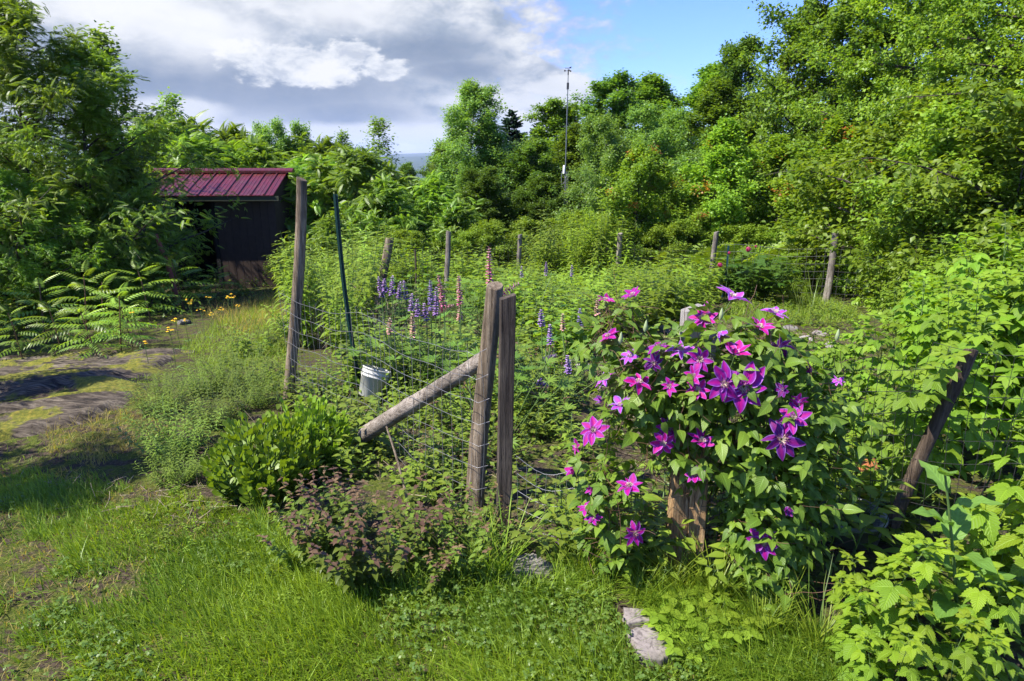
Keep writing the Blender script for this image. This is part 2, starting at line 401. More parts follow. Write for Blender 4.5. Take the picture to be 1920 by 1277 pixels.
# ------------------------------------------------------------------ trees
def prof_round(t): return math.sin(PI*min(1, .12+.86*t))**.75
def prof_cone(t): return (1-t)**.8*(.5+.5*min(1, t*5))+.04
def prof_oval(t): return math.sin(PI*min(1, .2+.8*t)**.8)**.8
def prof_col(t): return math.sin(PI*min(1, .22+.76*t))**.5
def make_tree(h, base, rad, prof, nl, nt, nf, T, size, mats, rise=.35, droop=.1, lsag=.15, flat=0., lean=.05, twig=.34, tip=None, jit=.09, r0=None, stems=1, ws=1.):
    wood = MB(); cr = MB(); tints = []
    r0 = r0 or h*.011+.01
    for st in range(stems):
        a0 = R.uniform(0, 2*PI); off = (0 if stems == 1 else rad*.3)
        top = np.array([math.cos(a0)*(lean*h+off), math.sin(a0)*(lean*h+off), h*R.uniform(.86, .97) if stems > 1 else h*.96])
        b = np.array([math.cos(a0)*off*.15, math.sin(a0)*off*.15, -.15])
        tt = np.linspace(0, 1, 12)[:, None]; wob = np.cumsum(R.normal(size=(12, 3))*h*.006, 0); wob[:, 2] = 0
        tr = b+(top-b)*tt+wob*tt; tr[:, :2] = tr[:, :2]*(.35+.65*tt)
        tubes(wood, tr, r0/math.sqrt(stems)*(1-.9*np.linspace(0, 1, 12)), 7)
        n = nl//stems; k = np.arange(n); tv = (k+R.uniform(0, 1, n))/n
        z = base*h+(h-base*h)*tv**.85; RR = np.array([prof(v) for v in tv])*rad*R.uniform(.45, 1.28, n); az = k*2.4+R.normal(size=n)*.35
        za = np.maximum(z-RR*rise, base*h*.5)
        f = np.clip((za+.15)/(top[2]+.15), 0, 1)*11; i0 = np.minimum(f.astype(int), 10); w = (f-i0)[:, None]
        A = tr[i0]*(1-w)+tr[i0+1]*w
        ctr = tr[np.minimum((np.clip(z/top[2], 0, 1)*11).astype(int), 11)]
        E = np.stack([ctr[:, 0]+RR*np.cos(az), ctr[:, 1]+RR*np.sin(az), z], 1)
        mid = (A+E)/2+np.stack([0*RR, 0*RR, RR*lsag], 1)+R.normal(size=(n, 3))*RR[:, None]*.07
        s = np.linspace(0, 1, 8)[None, :, None]
        P = (1-s)**2*A[:, None]+2*s*(1-s)*mid[:, None]+s*s*E[:, None]+np.cumsum(R.normal(size=(n, 8, 3))*.012*RR[:, None, None], 1)
        lr = np.clip(RR*.018, .006, .06)
        tubes(wood, P, lr[:, None]*(1-.85*np.linspace(0, 1, 8))[None], 5)
        S = np.concatenate([R.uniform(.22, 1, (n, nt-1)), np.ones((n, 1))], 1)
        q, tg = along(P, S); q = q.reshape(-1, 3); tg = tg.reshape(-1, 3); Sf = S.ravel()
        d = tg*.8+R.normal(size=q.shape)*np.array([1, 1, 1-flat*.8])*.75+np.array([0, 0, .12])
        Lt = np.repeat(np.maximum(RR, rad*.35), nt)*twig*R.uniform(.5, 1.25, len(q))
        TW = curve(q, d, Lt, 5, sag=droop, wob=.12)
        tubes(wood, TW, np.clip(Lt*.011, .003, .012)[:, None]*(1-.7*np.linspace(0, 1, 5))[None], 3)
        ns = len(TW); SS = R.uniform(.12, 1.0, (ns, nf)); p, t2 = along(TW, SS)
        p = p.reshape(-1, 3)+R.normal(size=(ns*nf, 3))*jit; t2 = t2.reshape(-1, 3)
        out = nrm(p-np.array([0, 0, h*.5])); side = nrm(R.normal(size=p.shape)*np.array([1, 1, .45]))
        dd = t2*.45+side*.9+np.array([0, 0, -.12-droop*.5])+out*.25
        nn = np.array([0, 0, 1.])+R.normal(size=p.shape)*.5+out*.25
        hh = np.clip(p[:, 2]/h, 0, 1)
        # clumps share a tint: each twig has its own
        tint = np.clip(np.repeat(R.uniform(0, 1, ns), nf)*.6+R.uniform(0, .4, ns*nf), 0, 1)
        sz = size*R.uniform(.6, 1.2, len(p))
        if tip:
            isr = (np.repeat(R.uniform(0, 1, ns), nf) < tip)
            inst(cr, T, p[~isr], dd[~isr], nn[~isr], sz[~isr], tint[~isr], 0, ws); inst(cr, T, p[isr], dd[isr], nn[isr], sz[isr]*.8, tint[isr], 1, ws)
        else: inst(cr, T, p, dd, nn, sz, tint, 0, ws)
    return [('trunk', wood.mesh('trunk', mats[0])), ('crown', cr.mesh('crown', list(mats[1:])))]
D = diamond(); Dn = diamond(.2, .25, .2); Db = diamond(.40, .22, .15, .38); Dm = diamond(.46, .25, .2, .45)
FR = pinnate(9, Dn, .30, .4); FRs = pinnate(8, diamond(.21, .25, .2), .27, .4)
def T_(k, *vs): PROTO[k] = list(vs)
T_('maple', make_tree(8, .12, 2.2, prof_oval, 52, 10, 84, Dm, .095, (M_bark, L_maple), .25, .1, .05, .7, twig=.36),
            make_tree(8, .1, 2.5, prof_round, 54, 10, 84, Dm, .095, (M_bark, L_maple), .25, .15, .08, .8, twig=.36))
T_('layered', make_tree(9, .08, 3.0, prof_oval, 60, 12, 74, Dm, .098, (M_bark, L_maple2), .15, .2, .02, 1., twig=.32),
              make_tree(9, .08, 2.7, prof_round, 58, 12, 74, Dm, .095, (M_bark, L_maple), .15, .2, .02, 1., twig=.32))
T_('youngmaple', make_tree(4.4, .06, 1.25, prof_oval, 40, 9, 74, Dm, .085, (M_bark, L_maple2, L_red), .45, .1, .05, .5, tip=.015, twig=.4),
                 make_tree(4.2, .06, 1.35, prof_round, 40, 9, 74, Dm, .085, (M_bark, L_maple2, L_red), .45, .1, .05, .5, tip=.05, twig=.4))
T_('birch', make_tree(6.5, .08, 1.15, prof_col, 56, 10, 96, Db, .068, (M_birchbark, L_birch), .55, .35, .1, .2, twig=.45),
            make_tree(6.2, .10, 1.05, prof_cone, 54, 10, 96, Db, .068, (M_birchbark, L_birch), .6, .3, .1, .2, twig=.45))
T_('birchbush', make_tree(4.6, .03, 1.7, prof_oval, 80, 10, 84, Db, .066, (M_birchbark, L_birch), .6, .2, .1, .1, twig=.36, stems=3))
T_('cherry', make_tree(6.5, .10, 1.5, prof_round, 54, 10, 84, Db, .092, (M_bark, L_dark), .5, .15, .1, .3, twig=.42),
             make_tree(6.8, .08, 1.25, prof_col, 54, 10, 84, Db, .09, (M_bark, L_dark), .6, .15, .1, .3, twig=.45))
T_('poplar', make_tree(6.8, .08, 1.05, prof_col, 54, 10, 84, Db, .088, (M_bark, L_maple), .7, .1, .1, .2, twig=.45),
             make_tree(6.8, .08, 1.25, prof_oval, 54, 10, 84, Db, .088, (M_bark, L_maple), .7, .1, .1, .2, twig=.45))
T_('sumac', make_tree(3.6, .16, 1.55, prof_round, 34, 7, 13, FR, .36, (M_bark, L_sumac), .75, .05, .15, .4, twig=.34, r0=.05),
            make_tree(3.4, .12, 1.7, prof_oval, 36, 7, 13, FR, .34, (M_bark, L_sumac), .75, .05, .15, .4, twig=.34, r0=.05))
T_('darksumac', make_tree(5.2, .10, 2.0, prof_oval, 46, 9, 25, FRs, .17, (M_bark, L_sumacD), .6, .1, .12, .45, twig=.34, r0=.06),
                make_tree(5.0, .08, 2.1, prof_round, 46, 9, 25, FRs, .17, (M_bark, L_sumacD), .6, .1, .12, .45, twig=.34, r0=.06))
T_('sprig', make_tree(5, .25, .55, prof_cone, 24, 6, 24, Db, .075, (M_bark, L_birch), .9, .05, .05, .1, twig=.5, r0=.03))
T_('viburnum', make_tree(3.4, .05, 1.5, prof_round, 54, 10, 40, leaf(2, .3, fold=.25, droop=.25), .105, (M_bark, L_maple2), .5, .25, .1, .4, twig=.36, stems=3),
               make_tree(3.4, .05, 1.4, prof_oval, 54, 10, 40, leaf(2, .3, fold=.25, droop=.3), .10, (M_bark, L_leafy), .5, .25, .1, .4, twig=.36, stems=3))
def spruce():
    wood = MB(); cr = MB(); h = 7.
    tr = np.array([(0, 0, -.2), (.02, 0, 2), (0, .03, 4), (.03, 0, 6), (.03, .02, h)]); tubes(wood, tr, np.array([.11, .085, .05, .025, .006]), 7)
    for z in np.concatenate([np.sort(R.uniform(.4, 5, 50)), np.sort(R.uniform(5, h-.03, 34))]):
        n = 4; a = R.uniform(0, 2*PI, n); L = (2.3*(1-z/h)**.75+.12)*R.uniform(.55, 1.15, n)
        P = curve(np.tile([.02, .01, z], (n, 1)), np.stack([np.cos(a), np.sin(a), R.uniform(-.4, .1, n)], 1), L, 6, up=.5, wob=.06); tubes(wood, P, .012, 4)
        m = 26; S = np.tile(np.linspace(.08, .98, m), (n, 1)); p, t = along(P, S); p = p.reshape(-1, 3); t = t.reshape(-1, 3)
        sg = np.where(np.arange(len(p)) % 2, 1, -1)[:, None]; side = nrm(np.cross(t, np.array([0, 0, 1.])))*sg
        inst(cr, diamond(.30, .5, .3, .4), p, t*.7+side*.8+np.array([0, 0, -.15]), np.array([0, 0, 1.]), np.repeat(L, m)*.3*(1.15-S.ravel())+.06, R.uniform(0, 1, len(p)))
        inst(cr, diamond(.30, .5, .2, .4), p, t*.7+side*.3+np.array([0, 0, .25]), np.array([0, 0, 1.])+side, np.repeat(L, m)*.18*(1.15-S.ravel())+.05, R.uniform(0, 1, len(p)))
    return [('trunk', wood.mesh('trunk', M_bark)), ('crown', cr.mesh('crown', L_spruce))]
T_('spruce', spruce())
H0 = dict(maple=8, layered=9, youngmaple=4.4, birch=6.4, birchbush=4.6, cherry=6.7, poplar=6.8, sumac=3.6, darksumac=5.2, sprig=5, viburnum=3.4, spruce=7)
NAME = dict(maple='maple_tree', layered='maple_tree', youngmaple='young_maple_tree', birch='birch_tree', birchbush='birch_shrub', cherry='cherry_tree', poplar='poplar_tree',
            sumac='sumac_tree', darksumac='sumac_tree', sprig='birch_sapling', viburnum='viburnum_shrub', spruce='spruce_tree')
def tree(kind, px, top, Y, label, wide=1., v=None, group='trees and tall shrubs around the garden'):
    y = Y; p = at(px, 430, y); x = p[0]; g = float(gz(x, y)); topz = at(px, top, y)[2]
    s = (topz-g)/H0[kind]
    o = place(kind, NAME[kind], x, y, (s*wide, s*wide, s), label, 'shrub' if kind in ('birchbush', 'viburnum') else 'tree', group, v=v, dz=-.03)
    return o
TREES = [
 ('darksumac', -70, 40, 11.5, 'tall leafy sumac cut by the left edge of the photo', .9),
 ('darksumac', 60, 0, 10.6, 'tall sumac arching over the left corner, beside the edge tree'),
 ('darksumac', 165, 85, 11.2, 'tall dark sumac between the left corner and the shed', 1.15),
 ('darksumac', 232, 215, 12.2, 'dark sumac whose branches hang over the left end of the shed roof', .8),
 ('darksumac', 262, 300, 12.4, 'small sumac with leaves hanging in front of the left end of the red roof', .75),
 ('sprig', 268, 60, 12.2, 'slim upright birch sapling sticking up above the dark sumacs', 1.3),
 ('darksumac', 20, 310, 9.6, 'low shaded sumac under the tall sumacs at the left edge', 1.3),
 ('darksumac', 105, 345, 10.2, 'low shaded sumac left of the shed', 1.0),
 ('darksumac', 200, 350, 11.2, 'small shaded sumac close against the left side of the shed', .8),
 ('sumac', 350, 225, 19, 'yellow green sumac rising behind the ridge of the shed roof, left end'),
 ('sumac', 440, 238, 19.5, 'yellow green sumac behind the middle of the shed roof'),
 ('sumac', 395, 262, 17.5, 'small bright sumac just behind the red ridge'),
 ('sprig', 332, 178, 18, 'thin birch sapling poking up left behind the shed', 1.4),
 ('birchbush', 540, 235, 21, 'birch shrub with upright twigs behind the right end of the shed roof', .8),
 ('sumac', 500, 262, 18.5, 'bright sumac behind the right end of the red roof'),
 ('sumac', 590, 300, 16, 'bright sumac just right of the shed behind the tall fence post'),
 ('sprig', 655, 248, 20, 'small red tipped birch sapling left of the slender pale birch sapling', 1.2),
 ('sprig', 705, 222, 20, 'slender pale birch sapling left of the gap with blue hills', 1.6),
 ('sumac', 660, 285, 15.5, 'bright spreading sumac behind the green metal stake'),
 ('sumac', 735, 332, 14.5, 'bright sumac under the gap with blue hills'),
 ('sumac', 700, 330, 17, 'sumac between the two bright ones under the slender sapling'),
 ('sumac', 805, 328, 15.5, 'bright sumac in front of the tall pale birch, left side'),
 ('sumac', 870, 375, 14.8, 'low bright sumac at the foot of the tall pale birch'),
 ('sumac', 620, 400, 13.2, 'low sumac behind the fence right of the shed'),
 ('sumac', 612, 262, 19.5, 'bright sumac on the skyline between the shed roof and the red tipped sapling'),
 ('sumac', 565, 256, 21, 'yellow green sumac on the skyline just right of the birch shrub behind the roof'),
 ('sumac', 668, 285, 18.5, 'skyline sumac left of the slender pale birch sapling'),
 ('sumac', 300, 240, 17.5, 'yellow green sumac left behind the shed, under the thin sapling'),
 ('cherry', 765, 304, 33, 'distant dark tree top below the gap with blue hills', 1.1),
 ('cherry', 815, 296, 31, 'distant dark tree top left of the tall pale birch', 1.2),
 ('birch', 870, 160, 18.5, 'tallest pale birch left of the spruce', 1.25, 0),
 ('birch', 925, 222, 19, 'shorter birch between the tallest birch and the spruce', 1.45, 1),
 ('birch', 833, 262, 19.5, 'short birch on the left flank of the tallest birch', 1.35, 1),
 ('spruce', 960, 203, 25, 'dark pointed spruce standing above the trees near the middle'),
 ('spruce', 1008, 228, 28, 'smaller dark spruce tip right of the pointed spruce'),
 ('cherry', 985, 262, 18, 'dark broadleaf tree in front of the spruce', 1.35),
 ('poplar', 1040, 190, 21, 'leafy poplar just left behind the mast', 1.4),
 ('cherry', 1122, 138, 22, 'dark rounded tree right of the top of the mast', 1.3, 0),
 ('cherry', 925, 318, 16.5, 'low dark cherry in front of the shorter birch', 1.5),
 ('cherry', 1020, 330, 17, 'low dark cherry left of the mast foot', 1.4),
 ('poplar', 1085, 235, 19, 'poplar right behind the mast between dark tree and birch shrub', 1.4),
 ('birch', 1005, 268, 20, 'birch filling the gap right of the spruce', 1.4, 0),
 ('birch', 895, 290, 17.2, 'small birch in front of the tallest birch', 1.4, 1),
 ('birchbush', 1150, 225, 16, 'pale small leaved birch shrub right of the mast', .9),
 ('birchbush', 1240, 205, 17, 'larger pale birch shrub behind the red tipped young maple', .9),
 ('poplar', 1215, 140, 23, 'poplar behind the larger pale birch shrub', 1.5),
 ('poplar', 1290, 128, 22.5, 'poplar between the pale birch shrubs and the pointed dark tree', 1.4),
 ('cherry', 1372, 78, 21, 'pointed dark tree standing alone against the sky left of the tall wood', .95, 1),
 ('poplar', 1325, 150, 20.5, 'narrow poplar left of the pointed dark tree', 1.35),
 ('youngmaple', 1190, 268, 14.8, 'young maple with reddish tips in front of the pale birch shrubs', 1., 1),
 ('youngmaple', 1328, 232, 15.2, 'yellow green young maple behind the middle far fence post', 1., 0),
 ('youngmaple', 1260, 330, 15.5, 'small young maple between the two taller young maples', 1.2, 1),
 ('maple', 1465, 5, 19.5, 'tall maple at the left edge of the high wood', .85, 0),
 ('maple', 1545, -130, 18.5, 'high maple cut by the top of the photo, second from the sky', .85, 1),
 ('maple', 1612, -170, 17, 'high dark maple behind the layered maple', .9, 0),
 ('layered', 1705, -240, 14.5, 'high maple with flat layered branches on the right', .8, 0),
 ('layered', 1815, -320, 12.5, 'high layered maple near the top right corner', .75, 1),
 ('layered', 1935, -260, 10.5, 'layered maple cut by the right edge of the photo', .8, 0),
 ('youngmaple', 1545, 222, 14.2, 'orange tipped young maple in front of the high wood', 1.25, 1),
 ('youngmaple', 1450, 262, 15.6, 'young maple left of the orange tipped one', 1.2, 0),
 ('youngmaple', 1635, 262, 13.2, 'young maple right of the orange tipped one', 1.2, 0),
 ('layered', 1590, 120, 15.8, 'layered maple standing behind the orange tipped young maple', .9, 1),
 ('viburnum', 1735, 150, 11.5, 'tall leafy viburnum below the layered maples', 1.1, 0),
 ('viburnum', 1820, 190, 10.2, 'leafy viburnum above the raspberry thicket', 1.1, 1),
 ('viburnum', 1905, 130, 9.2, 'leafy viburnum at the right edge above the raspberries', 1.1, 0),
 ('viburnum', 1705, 330, 11.0, 'low viburnum at the left end of the raspberry thicket', .8, 1),
 ('viburnum', 1800, 330, 9.6, 'low viburnum in the middle of the raspberry thicket', 1.2, 0),
 ('layered', 2080, -300, 8.5, 'layered maple standing just outside the right edge', .6, 1),
]
for T in TREES: tree(*T)
for i, (px, Y, tp) in enumerate([(560, 13.4, 455), (640, 12.6, 470), (700, 13.2, 440), (770, 13.6, 430), (860, 13.9, 430), (905, 14.2, 415), (1000, 14.4, 410), (1090, 14.2, 400), (1150, 14.0, 405), (1240, 14.0, 420), (1300, 14.3, 410), (1400, 14.2, 420), (1470, 14.0, 410), (1540, 13.2, 430), (1620, 12.8, 420), (1690, 12.2, 420)]):
    tree('viburnum', px, tp, Y, 'low leafy shrub at the foot of the trees beyond the far netting', 1.25, i, 'low shrubs at the foot of the trees')
# trees just left of the picture: they throw the shade on rock and lawn
for x, y, s, l in ((-4.2, 2.8, .55, 'sumac outside the picture shading the lawn'), (-5.1, 4.5, .52, 'sumac outside the picture shading the bare rock'), (-8.6, 6.5, .95, 'tall sumac outside the picture shading the low sumacs'), (-9.9, 8.4, 1.05, 'tallest sumac outside the picture behind the shading one')):
    place('darksumac', 'sumac_tree', x, y, (s*.75, s*.75, s), l, 'tree', 'trees and tall shrubs around the garden')
# ------------------------------------------------------------------ grass and clover
def blades(mb, x, y, h, lean=.5, w=.0013, tint=None, mat=0, seg=3, dirb=None, curl=1.):
    n = len(x); z = gz(x, y); a = R.uniform(0, 2*PI, n)
    if dirb is not None: a = dirb+R.normal(size=n)*.9
    ln = np.abs(R.normal(size=n))*lean; d = np.stack([np.cos(a)*ln, np.sin(a)*ln, np.ones(n)], 1)
    side = np.stack([-np.sin(a+R.normal(size=n)*.6), np.cos(a+R.normal(size=n)*.6), np.zeros(n)], 1)
    p = np.stack([x, y, z-.004], 1); V = []; wv = w*R.uniform(.7, 1.4, n)
    for i in range(seg+1):
        t = i/seg; ww = (wv*(1-t**1.6*.92))[:, None]
        V += [p-side*ww, p+side*ww]
        d = nrm(d)+np.stack([np.cos(a), np.sin(a), -.45*np.ones(n)], 1)*(.28*curl*ln[:, None]+.06)
        p = p+nrm(d)*(h/seg)[:, None]
    V = np.stack(V, 1); k = 2*(seg+1)
    q = np.array([(2*i, 2*i+1, 2*i+3, 2*i+2) for i in range(seg)])
    ti = R.uniform(0, 1, n) if tint is None else tint
    mb.add(V.reshape(-1, 3), (q[None]+(np.arange(n)*k)[:, None, None]).reshape(-1, 4), mat, np.repeat(ti, k))
def fill(pts, n, dens=None):
    P = gpoly(pts); xs = [p[0] for p in P]; ys = [p[1] for p in P]
    x = R.uniform(min(xs), max(xs), n); y = R.uniform(min(ys), max(ys), n); k = inpoly(P, x, y)
    if dens is not None: k &= R.uniform(0, 1, n) < dens(x, y)
    return x[k], y[k]
LAWN = [(-260, 890), (0, 880), (130, 880), (260, 905), (390, 935), (500, 985), (560, 1050), (700, 1100), (850, 1110), (960, 1085), (1030, 1090), (1150, 1130), (1190, 1230), (1280, 1225), (1400, 1190), (1560, 1230), (1700, 1290), (1900, 1500), (-500, 1500), (-500, 1100)]
def bare(x, y):
    """worn patches: towards the rock the turf is thin"""
    n = .6*vnoise(x, y, 2.4, 21)+.4*vnoise(x, y, 6.5, 22)
    e = 1-sstep(-2.0, -.75, x+.35*(y-2.6))
    return np.clip(1-sstep(.36, .56, n)*e*1.15-.3*e, .04, 1)
def slab_clear(x, y):
    c = np.ones(len(x), bool)
    for P in ([(1165, 1140), (1200, 1138), (1262, 1240), (1200, 1262)], [(955, 1060), (1040, 1050), (1035, 1095), (960, 1095)]):
        c &= ~inpoly(gpoly(P), x, y)
    return c
mb = MB()
x, y = fill(LAWN, 330000, bare); k = slab_clear(x, y); x, y = x[k], y[k]
cl = vnoise(x, y, 3.2, 31); hgt = (.034+.06*cl**1.5)*R.uniform(.5, 1.35, len(x))*np.where(R.uniform(0, 1, len(x)) < .04, 1.8, 1)
blades(mb, x, y, hgt,   .75, .0021, np.clip(-.05+.75*vnoise(x, y, 2.2, 33)+np.abs(R.normal(size=len(x)))*.3, 0, 1), 0, 3, 2.6+2.5*vnoise(x, y, 1.3, 35))
x, y = fill(LAWN, 34000, lambda x, y: .3+.7*(1-bare(x, y)))
blades(mb, x, y, R.uniform(.02, .055, len(x)), .9, .0012, None, 1)
# longer uncut fringe along the fence and around the stones
FR_ = [(480, 960), (620, 1075), (900, 1085), (980, 1060), (1060, 1060), (1150, 1090), (1160, 1130), (960, 1120), (760, 1130), (560, 1075), (470, 1000)]
x, y = fill(FR_, 16000); k = slab_clear(x, y); x, y = x[k], y[k]; blades(mb, x, y, R.uniform(.07, .19, len(x)), .8, .0017, None, 0, 5, None, 1.5)
FR2 = [(1180, 1090), (1300, 1085), (1420, 1130), (1560, 1200), (1640, 1290), (1400, 1300), (1280, 1235), (1230, 1150)]
x, y = fill(FR2, 15000); k = slab_clear(x, y); x, y = x[k], y[k]; blades(mb, x, y, R.uniform(.06, .17, len(x)), .9, .0016, None, 0, 5, 3.6, 1.5)
# mossy path, thin dry turf and the rough bank by the tall post
x, y = fill([(-200, 650), (0, 690), (200, 720), (330, 690), (470, 600), (560, 640), (420, 860), (400, 935), (0, 880), (-300, 890)], 90000, lambda x, y: np.clip(sstep(.40, .62, vnoise(x, y, 2.6, 41))*1.1, .03, 1)*.75)
blades(mb, x, y, R.uniform(.012, .05, len(x)), .8, .0015, R.uniform(.3, 1, len(x)), 0, 3)
x, y = fill([(85, 800), (240, 770), (330, 800), (180, 880), (90, 850)], 2300); blades(mb, x, y, R.uniform(.04, .10, len(x)), .7, .0014, R.uniform(0, .6, len(x)), 1, 4)
x, y = fill([(330, 660), (420, 600), (520, 560), (545, 700), (520, 760), (400, 700)], 26000, lambda x, y: .25+.75*vnoise(x, y, 4, 44)); blades(mb, x, y, R.uniform(.05, .2, len(x)), .6, .0018, R.uniform(.3, 1, len(x)), 0, 4)
x, y = fill([(380, 590), (520, 545), (540, 600), (440, 640)], 4000); blades(mb, x, y, R.uniform(.08, .25, len(x)), .6, .0018, None, 1, 4)
# mown grass seen beyond the far fence and between the beds
x, y = fill([(1480, 560), (1600, 560), (1640, 505), (1480, 500)], 26000); blades(mb, x, y, R.uniform(.04, .09, len(x)), .6, .004, None, 0, 2)
x, y = fill([(1330, 590), (1480, 610), (1640, 600), (1560, 560), (1400, 560)], 14000); blades(mb, x, y, R.uniform(.04, .14, len(x)), .7, .003, None, 0, 3)
tag(ob('grass', mb.mesh('grass', [L_grass, L_grassdry])), 'uneven green lawn grass in the foreground', 'grass', kind='stuff')
mb = MB(); CLV = trifoliate(leaf(2, .48, lambda t: math.sin(PI*t**1.3)**.7 if 0 < t < 1 else .2, .1, .1), 1., 2.1)
x, y = fill(LAWN, 26000, lambda x, y: sstep(.45, .68, vnoise(x, y, 2.7, 51)+.15*vnoise(x, y, 9, 52))*bare(x, y)); k = slab_clear(x, y); x, y = x[k], y[k]
n = len(x); a = R.uniform(0, 2*PI, n)
inst(mb, CLV, np.stack([x, y, gz(x, y)+R.uniform(.015, .055, n)], 1), np.stack([np.cos(a), np.sin(a), R.normal(size=n)*.2], 1), np.array([0, 0, 1.])+R.normal(size=(n, 3))*.25, R.uniform(.008, .015, n), R.uniform(0, 1, n))
tag(ob('clover', mb.mesh('clover', L_clover)), 'patches of clover leaves in the lawn', 'clover', kind='stuff')
# low leafy ground cover on the beds
mb = MB(); GC = [(540, 760), (640, 660), (760, 560), (860, 540), (1500, 540), (1700, 560), (1950, 640), (2300, 900), (2300, 1400), (1700, 1250), (1400, 1120), (1060, 1040), (900, 960), (700, 930), (560, 900)]
x, y = fill(GC, 60000, lambda x, y: sstep(.40, .62, .6*vnoise(x, y, 2.2, 61)+.4*vnoise(x, y, 7, 62))*np.clip(3.5/np.hypot(x, y), .25, 1))
n = len(x); a = R.uniform(0, 2*PI, n)
inst(mb, leaf(2, .3, fold=.2, droop=.3), np.stack([x, y, gz(x, y)+R.uniform(.0, .10, n)], 1), np.stack([np.cos(a), np.sin(a), R.uniform(0, .8, n)], 1), np.array([0, 0, 1.])+R.normal(size=(n, 3))*.35, R.uniform(.02, .055, n), R.uniform(0, 1, n))
x, y = fill([(-300, 700), (0, 690), (330, 610), (540, 560), (540, 480), (0, 480), (-300, 500)], 30000)
n = len(x); a = R.uniform(0, 2*PI, n)
inst(mb, leaf(2, .26, fold=.2, droop=.3), np.stack([x, y, gz(x, y)+R.uniform(.0, .22, n)], 1), np.stack([np.cos(a), np.sin(a), R.uniform(0, .8, n)], 1), np.array([0, 0, 1.])+R.normal(size=(n, 3))*.35, R.uniform(.03, .09, n), R.uniform(0, .6, n))
tag(ob('ground_cover', mb.mesh('ground_cover', L_weed)), 'low weeds covering the earth of the beds', 'ground cover', kind='stuff')
# fallen twigs and straw
mb = MB(); x, y = fill([(560, 950), (960, 900), (1060, 700), (1300, 1040), (1560, 1000), (1600, 640), (1300, 600), (1000, 640), (600, 760), (250, 900), (0, 900), (300, 1000)], 9000); n = len(x); a = R.uniform(0, 2*PI, n)
tubes(mb, curve(np.stack([x, y, gz(x, y)+R.uniform(0, .03, n)], 1), np.stack([np.cos(a), np.sin(a), R.normal(size=n)*.15], 1), R.uniform(.03, .16, n), 4, wob=.2), R.uniform(.0006, .0016, n)[:, None], 3, 0, R.uniform(0, 1, n))
tag(ob('straw_litter', mb.mesh('straw_litter', L_dry)), 'dry straw and twig litter on the earth', 'litter', kind='stuff')

# ------------------------------------------------------------------ plant prototypes (metres)
LAN = leaf(3, .13, lambda t: math.sin(PI*t**.75)**.9 if t < 1 else .05, .25, .35)
OVA = leaf(3, .30, lambda t: math.sin(PI*t**.7)**.9 if t < 1 else .05, .25, .3)
OVN = leaf(5, .27, lambda t: (math.sin(PI*t**.62))**1.0 if t < 1 else .05, .22, .25)
RSP = leaf(14, .36, lambda t: (math.sin(PI*t**.62))**.85 if t < 1 else .03, .18, .28, serr=.16)
RSL = leaf(4, .36, lambda t: (math.sin(PI*t**.62))**.85 if t < 1 else .03, .18, .28)
OBO = leaf(4, .34, lambda t: (math.sin(PI*min(.97, t**1.5)))**.6 if t > 0 else .2, .12, -.15)
def two(st, lv, ms, ml): return [('stem', st.mesh('stem', ms)), ('leaves', lv.mesh('leaves', ml))]
def stalky(ns, h, rad, T, ls, gap, m_s, m_l, opp=True, up=.35, sl=.16, taper=.5, petal=None, start=.12, sr=.003, droop=.2, topm=None, pet=.0):
    st = MB(); lv = MB(); a = R.uniform(0, 2*PI, ns); rr = rad*np.sqrt(R.uniform(0, 1, ns)); H = h*R.uniform(.72, 1.08, ns)
    p0 = np.stack([rr*np.cos(a)*.55, rr*np.sin(a)*.55, np.full(ns, -.02)], 1)
    P = curve(p0, np.stack([np.cos(a)*sl*rr/max(rad, 1e-3)*1.6, np.sin(a)*sl*rr/max(rad, 1e-3)*1.6, np.ones(ns)], 1)+R.normal(size=(ns, 3))*.06, H, 7, up=.25, wob=.05)
    tubes(st, P, np.linspace(1, .45, 7)[None]*sr, 5)
    for i in range(ns):
        m = max(4, int(H[i]*(1-start)/gap)); s = start+(1-start)*(np.arange(m)+.5)/m; p, t = along(P[i:i+1], s[None]); p = p[0]; t = t[0]
        for sg in ((0, PI) if opp else (0,)):
            b = np.arange(m)*(PI/2 if opp else 2.4)+sg+a[i]+R.normal(size=m)*.3
            o = np.stack([np.cos(b), np.sin(b), np.zeros(m)], 1); sz = ls*(1-taper*s**2.5)*R.uniform(.75, 1.15, m)*np.where(s < .25, .75, 1)
            d = o+np.array([0, 0, 1.])*(up*(.2+1.2*s)-droop)[:, None]+R.normal(size=(m, 3))*.12
            q = p+nrm(d)*pet*sz[:, None]
            if pet: tubes(st, np.stack([p, (p+q)/2, q], 1), sr*.4, 3)
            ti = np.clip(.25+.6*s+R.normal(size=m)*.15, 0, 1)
            if topm is None: inst(lv, T, q, d, np.array([0, 0, 1.])+o*.15, sz, ti)
            else:
                k = s > topm+R.normal(size=m)*.07
                inst(lv, T, q[~k], d[~k], np.array([0, 0, 1.]), sz[~k], ti[~k], 0); inst(lv, T, q[k], d[k], np.array([0, 0, 1.]), sz[k], R.uniform(0, 1, k.sum()), 1)
    return two(st, lv, m_s, m_l)
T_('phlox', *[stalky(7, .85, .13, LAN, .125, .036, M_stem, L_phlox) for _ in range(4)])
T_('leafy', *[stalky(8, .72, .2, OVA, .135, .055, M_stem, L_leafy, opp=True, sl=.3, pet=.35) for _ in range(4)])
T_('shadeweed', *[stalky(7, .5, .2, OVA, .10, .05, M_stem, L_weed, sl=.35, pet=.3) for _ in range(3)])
T_('weed', *[stalky(5, .26, .1, OVN, .06, .03, M_stem, L_weed, sl=.6, pet=.3, taper=.3) for _ in range(4)])
T_('redweed', *[stalky(6, .34, .1, OVN, .055, .032, M_redstem, [L_bee, L_purp], sl=.4, topm=.8) for _ in range(2)])
